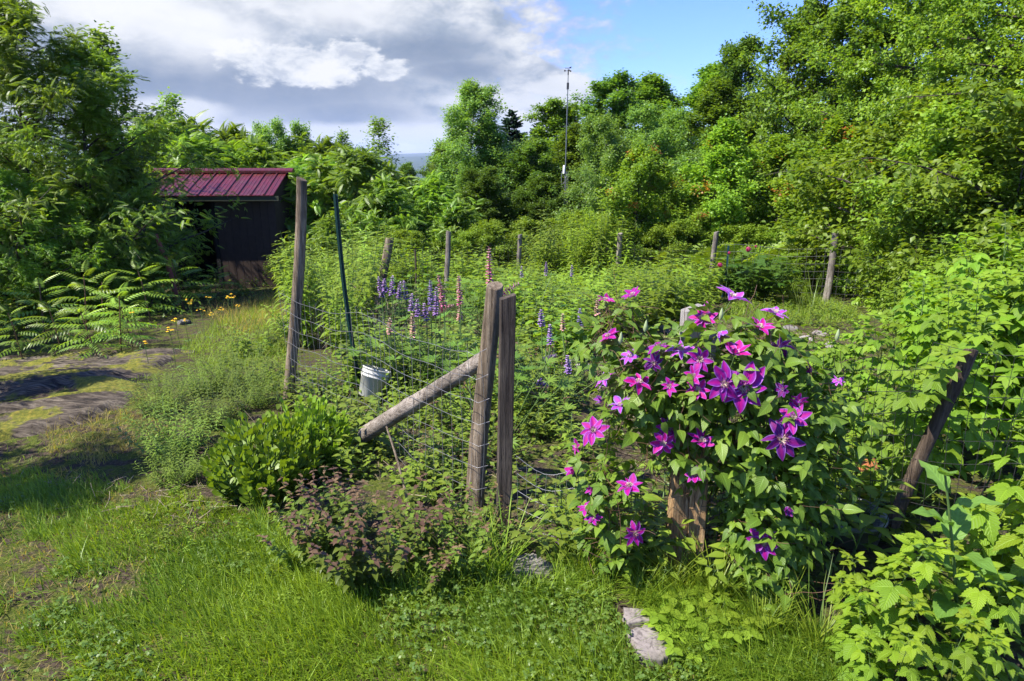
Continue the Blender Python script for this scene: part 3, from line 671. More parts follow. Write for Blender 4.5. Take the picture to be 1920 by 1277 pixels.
T_('beebalm', *[stalky(38, .40, .30, OVN, .062, .026, M_redstem, [L_bee, L_purp], sl=.55, topm=tm, start=.08, sr=.0022, up=.25) for tm in (.82, .92)])
T_('feather', *[stalky(34, .36, .22, leaf(2, .10, fold=.2, droop=.5), .06, .014, M_stem, L_feath, opp=True, sl=.6, start=.05, sr=.0018, up=.6, taper=.4) for _ in range(2)])
def sedum():
    st = MB(); lv = MB(); n = 105; a = R.uniform(0, 2*PI, n); rr = np.sqrt(R.uniform(0, 1, n)); H = .40*(1-.45*rr**2)*R.uniform(.85, 1.1, n)
    P = curve(np.stack([rr*np.cos(a)*.14, rr*np.sin(a)*.14, np.full(n, -.02)], 1), np.stack([np.cos(a)*rr*.95, np.sin(a)*rr*.95, np.ones(n)*.9], 1), H, 6, up=.5, wob=.04); tubes(st, P, .0035, 5)
    for i in range(n):
        m = 14; s = np.linspace(.3, 1, m); p, t = along(P[i:i+1], s[None]); p = p[0]; t = t[0]; b = np.arange(m)*2.4+a[i]; o = np.stack([np.cos(b), np.sin(b), np.zeros(m)], 1)
        d = o*(1.1-.65*s[:, None])+t*(.15+.9*s[:, None]**2); inst(lv, OBO, p, d, t*1.+o*-.2, .062*(1-.35*s**3)*R.uniform(.8, 1.1, m), np.clip(s*.8+R.normal(size=m)*.1, 0, 1))
    return two(st, lv, M_stem, L_sedum)
T_('sedum', sedum())
PAL = palmate(9, leaf(2, .12, fold=.4, droop=.1), 5.4, .35)
def lupin(n=16, h=.5):
    st = MB(); lv = MB(); a = R.uniform(0, 2*PI, n); P = curve(np.stack([.04*np.cos(a), .04*np.sin(a), np.full(n, -.02)], 1), np.stack([np.cos(a), np.sin(a), R.uniform(.9, 3, n)], 1), h*R.uniform(.55, 1.1, n), 6, sag=.35, wob=.05)
    tubes(st, P, .0025, 4); o = np.stack([np.cos(a), np.sin(a), np.zeros(n)], 1)
    inst(lv, PAL, P[:, -1], o+np.array([0, 0, -.05])+R.normal(size=(n, 3))*.15, np.array([0, 0, 1.])+o*.25+R.normal(size=(n, 3))*.15, R.uniform(.055, .085, n), R.uniform(0, 1, n))
    return two(st, lv, M_stem, L_lupin)
T_('lupin', *[lupin() for _ in range(4)])
FERN = pinnate(15, leaf(2, .13, fold=.1, droop=.1), .26, .55, 1.3)
def fern():
    lv = MB(); n = 12; a = np.arange(n)*2.4+R.normal(size=n)*.2; e = R.uniform(1., 2.4, n)
    inst(lv, FERN, np.zeros((n, 3)), np.stack([np.cos(a), np.sin(a), e], 1), np.stack([-np.cos(a)*e, -np.sin(a)*e, np.ones(n)], 1), R.uniform(.6, .95, n), R.uniform(0, 1, n)); return [('fronds', lv.mesh('fronds', L_fern))]
T_('fern', fern(), fern())
def peony():
    st = MB(); lv = MB(); n = 46; a = R.uniform(0, 2*PI, n); rr = np.sqrt(R.uniform(0, 1, n)); P = curve(np.stack([rr*np.cos(a)*.15, rr*np.sin(a)*.15, np.zeros(n)], 1), np.stack([np.cos(a)*rr*.8, np.sin(a)*rr*.8, np.ones(n)], 1), R.uniform(.55, .85, n), 6, up=.2, wob=.06); tubes(st, P, .004, 4)
    m = 8; p, t = along(P, np.tile(np.linspace(.3, 1, m), (n, 1))); p = p.reshape(-1, 3); b = R.uniform(0, 2*PI, n*m); o = np.stack([np.cos(b), np.sin(b), R.uniform(-.1, .5, n*m)], 1)
    inst(lv, palmate(5, leaf(2, .2, fold=.2, droop=.3), 3.4, .1), p+o*.04, o, np.array([0, 0, 1.])+R.normal(size=o.shape)*.2, R.uniform(.08, .14, n*m), R.uniform(0, 1, n*m)); return two(st, lv, M_stem, L_peony)
T_('peony', peony())
def rasp(L, h=1.15, n=18, side=True, ml=None, size=.108):
    st = MB(); lv = MB(); P = curve(np.zeros((1, 3))-np.array([0, 0, .03]), np.array([[R.normal()*.08, R.normal()*.08, 1.]]), h, 9, sag=.12, wob=.05); tubes(st, P, np.linspace(.0055, .0012, 9)[None], 6)
    TF = trifoliate(L)
    def put(P, s, sz, a0):
        m = len(s); p, t = along(P, s[None]); p = p[0]; b = a0+np.arange(m)*2.4+R.normal(size=m)*.25; o = np.stack([np.cos(b), np.sin(b), .55+.0*s], 1); pl = sz*R.uniform(.5, .9, m)
        Q = curve(p, o, pl, 4, sag=.5, wob=.04); tubes(st, Q, .0013, 3)
        d = np.stack([np.cos(b), np.sin(b), np.full(m, -.12)+.75*(s > .93)], 1)+R.normal(size=(m, 3))*.12
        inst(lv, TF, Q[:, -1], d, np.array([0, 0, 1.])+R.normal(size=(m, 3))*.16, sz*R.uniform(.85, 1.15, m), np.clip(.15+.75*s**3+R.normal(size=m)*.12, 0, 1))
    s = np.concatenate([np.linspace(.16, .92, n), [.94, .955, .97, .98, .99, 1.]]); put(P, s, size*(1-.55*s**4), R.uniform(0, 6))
    if side:
        for k in range(9):
            z = .22+.075*k; p, t = along(P, np.array([[z]])); b = R.uniform(0, 6); Q = curve(p[0], np.array([[math.cos(b), math.sin(b), .9]]), .28*(1.2-z), 5, up=.2); tubes(st, Q, .0022, 4)
            put(Q, np.linspace(.35, .98, 5), size*.8*(1-.4*np.linspace(.35, 1, 5)**3), b)
    return two(st, lv, M_stem, ml or L_rasp)
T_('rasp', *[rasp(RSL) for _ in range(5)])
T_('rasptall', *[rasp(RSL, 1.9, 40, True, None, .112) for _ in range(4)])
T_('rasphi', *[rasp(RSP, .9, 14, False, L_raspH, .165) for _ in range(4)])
def tuft(n, h, ml):
    lv = MB(); x = R.normal(size=n)*.03; y = R.normal(size=n)*.03; z0 = gz
    a = R.uniform(0, 2*PI, n); P = curve(np.stack([x, y, np.zeros(n)], 1), np.stack([np.cos(a)*.4, np.sin(a)*.4, np.ones(n)], 1), h*R.uniform(.5, 1.1, n), 6, sag=.9, wob=.05)
    side = np.stack([-np.sin(a), np.cos(a), 0*a], 1)[:, None]*np.array([.0022, .0026, .0024, .002, .0014, .0003])[None, :, None]
    V = np.stack([P-side, P+side], 2).reshape(n, 12, 3); q = np.array([(2*i, 2*i+1, 2*i+3, 2*i+2) for i in range(5)])
    lv.add(V.reshape(-1, 3), (q[None]+(np.arange(n)*12)[:, None, None]).reshape(-1, 4), 0, np.repeat(R.uniform(0, 1, n), 12)); return [('blades', lv.mesh('blades', ml))]
T_('tuft', tuft(70, .34, L_grass), tuft(60, .42, L_grass)); T_('iris', tuft(26, .75, L_feath))
def seedling():
    st = MB(); lv = MB(); P = curve(np.zeros((1, 3)), np.array([[.05, .02, 1]]), .62, 6, wob=.05); tubes(st, P, np.linspace(.009, .005, 6)[None], 6)
    n = 17; s = np.linspace(.25, 1, n); p, t = along(P, s[None]); a = np.arange(n)*2.4; e = .15+1.1*s**3
    inst(lv, pinnate(8, leaf(2, .15, fold=.2, droop=.25), .26, .45), p[0], np.stack([np.cos(a), np.sin(a), e], 1), np.array([0, 0, 1.])-np.stack([np.cos(a), np.sin(a), 0*a], 1)*.5,   .38*(1-.45*s**4), np.clip(s+R.normal(size=n)*.1, 0, 1)); return two(st, lv, M_redstem, L_sumac)
T_('seedling', seedling(), seedling())
def deadstems():
    st = MB(); n = 60; a = R.uniform(0, 2*PI, n); P = curve(np.stack([R.normal(size=n)*.09, R.normal(size=n)*.09, np.zeros(n)], 1), np.stack([np.cos(a)*.35, np.sin(a)*.35, np.ones(n)], 1), R.uniform(.35, .8, n), 8, sag=.7, wob=.18); tubes(st, P, .0018, 3, 0, R.uniform(0, 1, n)); return [('stems', st.mesh('stems', L_dry))]
T_('dead', deadstems(), deadstems())
def bigleaf():
    st = MB(); lv = MB(); P = curve(np.zeros((1, 3)), np.array([[.18, .05, 1]]), .95, 7, wob=.03); tubes(st, P, np.linspace(.011, .005, 7)[None], 7)
    n = 9; s = np.linspace(.3, 1, n); p, t = along(P, s[None]); a = np.arange(n)*2.4+.6; inst(lv, leaf(9, .26, lambda t: math.sin(PI*t**.75)**.8 if t < 1 else .03, .18, .3, wave=.25), p[0], np.stack([np.cos(a), np.sin(a), .35+.5*s], 1), np.array([0, 0, 1.]), .3*(1-.45*s**2), s*.7); return two(st, lv, M_stem, L_big)
T_('bigleaf', bigleaf())
def lowrose():
    lv = MB(); n = 9; a = np.arange(n)*2.4; e = R.uniform(.5, 1.2, n); o = np.stack([np.cos(a), np.sin(a), e], 1); st = MB(); Q = curve(np.zeros((n, 3)), o, R.uniform(.06, .13, n), 4, sag=.4); tubes(st, Q, .001, 3)
    inst(lv, trifoliate(leaf(6, .42, lambda t: math.sin(PI*t**.9)**.8 if 0 < t < 1 else .1, .15, .15, serr=.1), .95, 1.7), Q[:, -1], np.stack([np.cos(a), np.sin(a), .1+0*a], 1), np.array([0, 0, 1.]), R.uniform(.035, .05, n), R.uniform(.2, 1, n)); return two(st, lv, M_stem, L_leafy)
T_('strawberry', lowrose(), lowrose())
M_yel = plain('yellow_petals', (.85, .58, .025), .5, .2, 0, .1); M_yelc = plain('orange_flower_centre', (.6, .22, .01), .6)
def hawkweed(h):
    st = MB(); fl = MB(); P = curve(np.zeros((1, 3)), np.array([[R.normal()*.12, R.normal()*.12, 1]]), h, 6, wob=.05); tubes(st, P, .0022, 5)
    k = R.integers(2, 5); heads = [P[0, -1]]
    for i in range(k):
        b = R.uniform(0, 6); Q = curve(P[0, 4:5], np.array([[math.cos(b)*.7, math.sin(b)*.7, 1]]), h*.2*R.uniform(.6, 1.2), 4, up=.3); tubes(st, Q, .0014, 4); heads.append(Q[0, -1])
    a0 = np.arange(4)*2.4; inst(st, LAN, np.zeros((4, 3)), np.stack([np.cos(a0), np.sin(a0), .4+0*a0], 1), np.array([0, 0, 1.]), .09)
    out = []
    for q in heads:
        fl = MB(); m = 14; a = np.arange(m)*2*PI/m; o = np.stack([np.cos(a), np.sin(a), .25+0*a], 1); inst(fl, leaf(1, .22, lambda t: .8, 0, .1), np.tile(q, (m, 1)), o, np.array([0, 0, 1.]), .012)
        inst(fl, leaf(1, .3, lambda t: .8, 0, .1), np.tile(q+[0, 0, .003], (7, 1)), o[::2]+[0, 0, .9], np.array([0, 0, 1.]), .007, .5, 1); out.append(('flower', fl.mesh('flower', [M_yel, M_yelc])))
    return [('stem', st.mesh('stem', M_stem))]+out
T_('hawkweed', *[hawkweed(h) for h in (.34, .27, .40, .22)])
# ------------------------------------------------------------------ posts, rails and wire
def post_mesh(P0, P1, r0, r1, name, mat, sides=14, bend=.01, knots=2, flat=1.):
    mb = MB(); P0 = np.array(P0); P1 = np.array(P1); n = 16; L = np.linalg.norm(P1-P0); t = np.linspace(0, 1, n)[:, None]
    ax = (P1-P0)/L; s = nrm(np.cross(ax, [0, 1, .1])[None])[0]; s2 = np.cross(ax, s)
    path = (P1-P0)*t+s*np.sin(t*PI*1.1+R.uniform(0, 3))*bend+s2*np.sin(t*PI*1.7+R.uniform(0, 3))*bend*.6
    path -= path[0]; a = np.arange(sides)/sides*2*PI; rr = r0+(r1-r0)*t
    lump = 1+.05*np.sin(a*3+R.uniform(0, 6))[None]+.035*np.sin(a*5+t*4+R.uniform(0, 6))+R.normal(size=(n, sides))*.012
    for _ in range(knots):
        k = R.uniform(.15, .9); b = R.uniform(0, 2*PI); da = np.angle(np.exp(1j*(a-b))); lump = lump+.16*np.exp(-((t-k)/.035)**2-(da/.5)**2)
    V = path[:, None]+(rr*lump)[:, :, None]*(np.cos(a)[None, :, None]*s+flat*np.sin(a)[None, :, None]*s2)
    # a worn, slightly slanting saw cut on top
    top = V[-1].copy(); V[-1] = top+ax*(.012*np.sin(a+R.uniform(0, 6)))[:, None]
    i = np.arange(n-1)[:, None]*sides; j = np.arange(sides)[None]; j2 = (j+1) % sides
    mb.add(V.reshape(-1, 3), np.stack([i+j, i+j2, i+sides+j2, i+sides+j], -1).reshape(-1, 4))
    for k, fl in ((n-1, 0), (0, 1)):
        ring = V[k]; c = ring.mean(0); inn = c+(ring-c)*.93+ax*(.004 if not fl else -.004)
        m = np.arange(sides); m2 = (m+1) % sides
        f = np.stack([m, m2, sides+m2, sides+m], -1); f2 = np.stack([m, m2, np.full(sides, sides)], -1)
        if fl: f = f[:, ::-1]; f2 = f2[:, ::-1]
        mb.add(np.vstack([ring, inn]), f); mb.add(np.vstack([inn, c]), f2)
    return mb.mesh(name, mat)
def post(top, base, Yb, r0, r1, name, mat, label, Yt=None, group='posts of the garden fence', cat='fence post', **kw):
    """base and top given where the photo shows them; the foot stands in the ground at distance Yb"""
    b = at(base[0], base[1], Yb); tp = at(top[0], top[1], Yt or Yb); g = float(gz(b[0], b[1]))
    k = (g-.05-tp[2])/(b[2]-tp[2]); b = tp+(b-tp)*k
    return tag(ob(name, post_mesh(b, tp, r0, r1, name, mat, **kw), None, b), label, cat, group)
post((561, 336), (540, 745), 4.75, .041, .036, 'fence_post', M_woodA, 'tall weathered round post standing alone right of the shed', bend=.018)
post((919, 536), (893, 935), 2.98, .046, .038, 'fence_post', M_woodA, 'thick weathered round post with wire stapled to it, left of the gate gap', bend=.014, Yt=2.98)
post((725, 446), (707, 560), 8.3, .055, .052, 'fence_post', M_woodA, 'leaning grey post behind the purple lupins', bend=.02)
post((839, 434), (836, 540), 10.6, .042, .038, 'fence_post', M_woodG, 'thin upright far post left of the tall pink lupin')
post((973, 440), (970, 520), 12.6, .045, .04, 'fence_post', M_woodG, 'thin far post right of the tall pink lupin')
post((1161, 438), (1157, 510), 12.4, .05, .045, 'fence_post', M_woodG, 'far post in front of the pale birch shrub')
post((1341, 435), (1337, 545), 12.2, .05, .045, 'fence_post', M_woodG, 'crooked far post beside the green steel stake and peony', bend=.03)
post((1565, 438), (1548, 562), 11.6, .062, .052, 'fence_post', M_woodG, 'far leaning post beside the mown grass near the thicket', bend=.03)
post((776, 468), (778, 520), 10.2, .014, .013, 'fence_stake', M_woodD, 'thin dark stick stake between the leaning post and the thin far post', cat='stake', knots=0)
post((1809, 656), (1672, 990), 2.72, .029, .026, 'fence_stake', M_woodD, 'dark slanting stake holding the wire in front of the raspberries', Yt=2.62, cat='stake', bend=.012)
# plank beside the gap
def plank(top, base, Yb, w, d, name, mat, label, rz=0., group='posts of the garden fence', notch=None, lean_y=0):
    b = at(base[0], base[1], Yb); tp = at(top[0], top[1], Yb+lean_y); g = float(gz(b[0], b[1])); k = (g-.05-tp[2])/(b[2]-tp[2]); b = tp+(b-tp)*k
    h = tp-b; n = 10; V = []; base_sec = [(-w, -d), (0, -d*1.03), (w, -d), (w*1.02, 0), (w, d), (0, d), (-w, d), (-w*1.01, 0)]
    # bevel the corners a little
    sec = []
    for sx_, sy_ in ((-1, -1), (1, -1), (1, 1), (-1, 1)):
        sec += [(sx_*w, sy_*d*.86), (sx_*w*.93, sy_*d)] if sx_*sy_ > 0 else [(sx_*w*.93, sy_*d), (sx_*w, sy_*d*.86)]
    c, s = math.cos(rz), math.sin(rz); m = len(sec)
    for i in range(n+1):
        t = i/n
        for x_, y_ in sec:
            e = 1+R.normal()*.012; V.append(h*t+np.array([(x_*c-y_*s)*e, (x_*s+y_*c)*e, .01*x_/w*(i == n)]))
    mb = MB(); i = np.arange(n)[:, None]*m; j = np.arange(m)[None]; j2 = (j+1) % m
    mb.add(V, np.stack([i+j, i+j2, i+m+j2, i+m+j], -1).reshape(-1, 4)); mb.add(V[-m:], [tuple(range(m))]); mb.add(V[:m], [tuple(range(m))[::-1]])
    return tag(ob(name, mb.mesh(name, mat, False), None, b), label, 'fence post', group)
plank((952, 556), (944, 985), 2.80, .032, .026, 'fence_post', M_woodK, 'dark squared plank post with a notched top, right of the thick round post', .15)
o = plank((952, 553), (951, 584), 2.772, .028, .004, 'fence_post', M_woodK, 'x', .15); o['label'] = 'short dark batten nailed across the top of the squared plank post'; o.name = 'wood_batten'; o['category'] = 'batten'; o['group'] = 'boards nailed to posts'
bpy.data.objects.remove(o)
plank((1298, 577), (1262, 1085), 2.42, .036, .024, 'fence_post', M_woodY, 'taller left half of the split cedar post inside the flowering clematis', .25, lean_y=.10)
plank((1326, 632), (1300, 1090), 2.40, .032, .024, 'fence_post', M_woodY, 'shorter right half of the split cedar post inside the flowering clematis', -.2, lean_y=.08)
# bare brace pole
A = at(684, 815, 3.62); g = float(gz(A[0], A[1])); B = at(912, 668, 3.08)
lo = ob('brace_log', post_mesh((0, 0, 0), (B-A), .046, .038, 'brace_log', M_log, bend=.004, knots=3), None, A); tag(lo, 'bare pale log propped slantwise behind the thick round post', 'log')
A = at(770, 950, 2.9); B = at(732, 795, 3.12)
mb = MB(); P = curve((A+[0, 0, -.05])[None]-A, (B-A)[None], np.linalg.norm(B-A)+.05, 8, wob=.03); tubes(mb, P, np.linspace(.0075, .005, 8)[None], 6, cap=True)
tag(ob('leaning_stick', mb.mesh('leaning_stick', M_woodA), None, A), 'thin brown stick leaning on the bare log', 'stick')
# steel stakes with a T section
M_greenpaint = plain('green_stake_paint', (.008, .04, .03), .45, .4); M_bluepaint = plain('blue_green_stake_paint', (.012, .05, .07), .45, .4)
def tpost(top, base, Yb, w, mat, label, Yt=None, bend=.02):
    b = at(base[0], base[1], Yb); tp = at(top[0], top[1], Yt or Yb); g = float(gz(b[0], b[1])); k = (g-.05-tp[2])/(b[2]-tp[2]); b = tp+(b-tp)*k; h = tp-b; n = 24; mb = MB()
    sec = np.array([(-w, 0), (w, 0), (w, .15*w), (.12*w, .15*w), (.12*w, 1.1*w), (-.12*w, 1.1*w), (-.12*w, .15*w), (-w, .15*w)]); m = len(sec); V = []
    for i in range(n+1):
        t = i/n; o = h*t+np.array([bend*math.sin(t*PI), 0, 0]); V += [o+np.array([x_, -y_, 0]) for x_, y_ in sec]
    i = np.arange(n)[:, None]*m; j = np.arange(m)[None]; j2 = (j+1) % m
    mb.add(V, np.stack([i+j, i+j2, i+m+j2, i+m+j], -1).reshape(-1, 4)); mb.add(V[-m:], [(0, 1, 2, 7), (3, 4, 5, 6)])
    for i in range(2, n):   # studs
        p = h*(i/n)+np.array([bend*math.sin(i/n*PI), 0, 0]); mb.box(p+[-w*.25, -w*1.35, -.006], p+[w*.25, -w*1.08, .006])
    return tag(ob('steel_stake', mb.mesh('steel_stake', mat, False), None, b), label, 'stake', 'steel fence stakes')
tpost((629, 364), (667, 655), 5.0, .017, M_greenpaint, 'dark green leaning steel stake with studs beside the white bucket', 5.0, -.025)
tpost((1366, 460), (1356, 540), 11.7, .019, M_bluepaint, 'blue green steel stake beside the crooked far post')
# woven wire
def wire_run(pts, h, label, r, dx=.05, dz=.10, mat=None, wob=.012, sag=.03, lift=.02, graded=True, group='wire netting around the garden'):
    """pts: ground points (x, y); one strip of welded netting"""
    pts = np.array(pts, float); seg = np.hypot(*np.diff(pts, axis=0).T); cum = np.concatenate([[0], np.cumsum(seg)]); L = cum[-1]
    ph = R.uniform(0, 6, 6)
    def pos(s, z):
        x = np.interp(s, cum, pts[:, 0]); y = np.interp(s, cum, pts[:, 1]); u = s/L
        o = wob*(np.sin(s*5.1+ph[0]+z*3)+.7*np.sin(s*11+ph[1]-z*5)); q = wob*(np.sin(s*4.3+ph[2]+z*6)+.6*np.sin(s*13+ph[3]))
        loc = np.interp(s, cum, np.zeros(len(cum))); k = np.searchsorted(cum, s, 'right')-1; k = np.clip(k, 0, len(seg)-1); f = (s-cum[k])/seg[k]
        return np.stack([x+o, y+q, gz(x, y)+lift+z-sag*np.sin(PI*f)*(z/h)+.4*q], -1)
    mb = MB(); zs = np.arange(0, h+1e-6, dz); hs = np.linspace(0, L, max(12, int(L/.05)))
    tubes(mb, np.stack([pos(hs, np.full(len(hs), z)) for z in zs]), r*1.05, 3)
    ss = np.arange(0, L+1e-6, dx); K = 10; vz = np.linspace(0, h, K); tubes(mb, np.stack([pos(np.full(K, s), vz) for s in ss]), r, 3)
    A = pos(np.array([0.]), np.array([0.]))[0]
    return tag(ob('wire_netting', mb.mesh('wire_netting', mat or M_wire), None, (0, 0, 0)), label, 'wire netting', group)
pA = at(541, 745, 4.72)[:2]; pB = at(897, 935, 2.92)[:2]
wire_run([pA, (pA*.5+pB*.5)+[.02, .02], pB+[-.02, -.05], pB+[.04, -.05]], .84, 'sagging wire netting between the tall left post and the thick round post', .0013, .075, .115, M_wire, .012, .05)
g1 = at(968, 1000, 2.72)[:2]; g2 = at(1085, 1010, 2.62)[:2]; g3 = at(1180, 1010, 2.55)[:2]
wire_run([g1, g2, g3], .36, 'low loose flap of wire netting across the gate gap', .0013, .05, .09, M_wire, .014, .05)
q1 = at(1312, 1085, 2.36)[:2]; q2 = at(1672, 990, 2.72)[:2]; q3 = np.array([2.55, 2.45])
wire_run([q1, (q1+q2)/2+[0, .05], q2+[.02, -.03]], .86, 'dark wire netting between the clematis and the slanting stake', .0013, .05, .10, M_wireD, .015, .03)
wire_run([q2+[.03, -.03], q3], .90, 'dark wire netting right of the slanting stake', .0013, .055, .10, M_wireD, .018, .03)
f1 = at(1548, 562, 11.6)[:2]; f0 = at(1337, 545, 12.2)[:2]; f2 = f1+[1.7, -.25]; fm = at(1157, 510, 12.4)[:2]; fl = at(970, 520, 12.6)[:2]; fk = at(836, 540, 10.6)[:2]; fj = at(707, 560, 8.3)[:2]
wire_run([f1, f2], .92, 'square wire netting right of the far leaning post', .0022, .15, .13, M_wire, .006, .02)
wire_run([f0, f1], .92, 'square wire netting between the peony and the far leaning post', .0022, .15, .13, M_wire, .006, .02)
wire_run([fm, f0], .9, 'square wire netting in front of the ferns', .0022, .15, .13, M_wireD, .006, .02)
wire_run([fl, fm], .9, 'square wire netting below the mast', .0022, .15, .13, M_wireD, .006, .02)
wire_run([fj, fk, fl], .9, 'wire netting behind the lupins along the far left side', .002, .15, .13, M_wireD, .006, .02)

# ------------------------------------------------------------------ shed
M_roof = None
def shed():
    t = NT('red_roof_metal'); co_ = t.n('ShaderNodeTexCoord').outputs['Object']; n_ = t.noise(t.mapping(co_, (18, 2, 2)), 2., 6, .7); b = t.noise(co_, 3, 4)
    col = t.mix(t.ramp(n_, [(.4, 0.), (.62, 1.)]), (.062, .007, .008), (.115, .012, .013)); col = t.mix(t.ramp(b, [(.45, 0.), (.65, .6)]), col, (.05, .009, .010)); col = t.mix(t.ramp(t.noise(co_, 7, 6, .7), [(.55, 0.), (.68, .7)]), col, (.12, .05, .035)); col = t.mix(t.ramp(t.noise(co_, 38, 4, .6), [(.6, 0.), (.66, .6)]), col, (.05, .045, .03))  # reds set darker to carry the overhanging trees' shade in the colour
    mr = t.out(t.bsdf(col, .42, .5, 0., t.bump(n_, .1)))
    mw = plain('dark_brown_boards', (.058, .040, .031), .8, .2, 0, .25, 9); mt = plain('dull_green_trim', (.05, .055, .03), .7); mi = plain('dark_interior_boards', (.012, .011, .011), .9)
    pr = at(527, 520, 14.0); g = float(gz(pr[0], pr[1])); W = 2.40; Dp = 2.0; he = float(at(535, 366, 13.72)[2])-g+.03; hr = float(at(500, 321, 14.9)[2])-g+.03
    root = empty('garden_shed', (pr[0], pr[1], g-.05), math.radians(4), 'small dark brown shed with a red ribbed metal roof and an open doorway', 'shed')
    def part(n, lo_, hi_, m, par=root):
        b = MB(); b.box(lo_, hi_, 0); return ob(n, b.mesh(n, m, False), par)
    # front: a boarded panel on the right, an open bay on the left
    b = MB(); x0, x1 = -1.18, 0.
    for i in range(8):
        xa = x0+(x1-x0)*i/8; b.box((xa+.003, -.0-.002*(i % 2), 0), (xa+(x1-x0)/8-.003, .03, he), 0)
    ob('front_wall', b.mesh('front_wall', mw, False), root)
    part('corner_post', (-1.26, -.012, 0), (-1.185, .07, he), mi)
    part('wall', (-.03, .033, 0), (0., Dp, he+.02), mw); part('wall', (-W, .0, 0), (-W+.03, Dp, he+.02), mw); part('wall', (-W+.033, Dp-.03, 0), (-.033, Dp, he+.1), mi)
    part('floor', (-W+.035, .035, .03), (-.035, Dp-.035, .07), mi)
    part('fascia', (-W-.25, -.30, he-.09), (.17, -.27, he+.0), mt)
    # ribbed roof: the near slope, the far slope, a ridge cap
    def slope(y0, z0, y1, z1, name):
        xs = []; zs = []; x = -W-.28
        while x < .12:
            for dx_, dz_ in ((0, 0), (.014, .028), (.034, .028), (.048, 0), (.10, 0), (.108, .006), (.125, .006), (.133, 0), (.175, 0), (.183, .006), (.2, .006), (.208, 0)):
                xs.append(x+dx_); zs.append(dz_)
            x += .255
        xs = np.array(xs); zs = np.array(zs); n_ = len(xs); V = []
        for y_, z_ in ((y0, z0), (y1, z1)):
            V.append(np.stack([xs, np.full(n_, y_), z_+zs], 1))
        for y_, z_ in ((y0, z0-.012), (y1, z1-.012)): V.append(np.stack([xs, np.full(n_, y_), z_+zs*0], 1))
        F = [(i, i+1, n_+i+1, n_+i) for i in range(n_-1)]+[(2*n_+i+1, 2*n_+i, 3*n_+i, 3*n_+i+1) for i in range(n_-1)]+[(2*n_+i, 2*n_+i+1, i+1, i) for i in range(n_-1)]
        b = MB(); b.add(np.concatenate(V), F); return ob(name, b.mesh(name, mr, False), root)
    slope(-.32, he+.02, .95, hr, 'roof_slope'); slope(2.25, he+.02, .955, hr, 'roof_slope')
    b = MB(); L_, R_ = -W-.29, .21
    sec = [(.83, hr-.01), (.83, hr+.035), (.95, hr+.085), (1.07, hr+.035), (1.07, hr-.01)]
    V = [(L_, y_, z_) for y_, z_ in sec]+[(R_, y_, z_) for y_, z_ in sec]; b.add(V, [(i, i+5, i+6, i+1) for i in range(4)]); b.add(V, [(0, 1, 2, 3, 4), (9, 8, 7, 6, 5)])
    ob('ridge_cap', b.mesh('ridge_cap', mr, False), root)
    # gable ends
    for x_ in (-.03, -W):
        b = MB(); b.add([(x_, .03, he+.02), (x_+.03, .03, he+.02), (x_+.03, Dp, he+.02), (x_, Dp, he+.02), (x_, .95, hr-.03), (x_+.03, .95, hr-.03)], [(1, 2, 5), (3, 0, 4)]); b.add([(x_, .03, he+.02), (x_+.03, .03, he+.02), (x_+.03, .95, hr-.03), (x_, .95, hr-.03)], [(0, 1, 2, 3)])
        ob('gable', b.mesh('gable', mw, False), root)
shed()
M_redwood = plain('faded_red_paint', (.32, .11, .09), .8)
b = at(310, 500, 11.2); tp = at(292, 440, 11.1); g = float(gz(b[0], b[1])); b = tp+(b-tp)*((g-.05-tp[2])/(b[2]-tp[2]))
tag(ob('broken_board', post_mesh(b, tp, .05, .035, 'broken_board', M_redwood, sides=8, bend=.03, flat=.35), None, b), 'faded red broken board leaning among the weeds left of the shed', 'board')

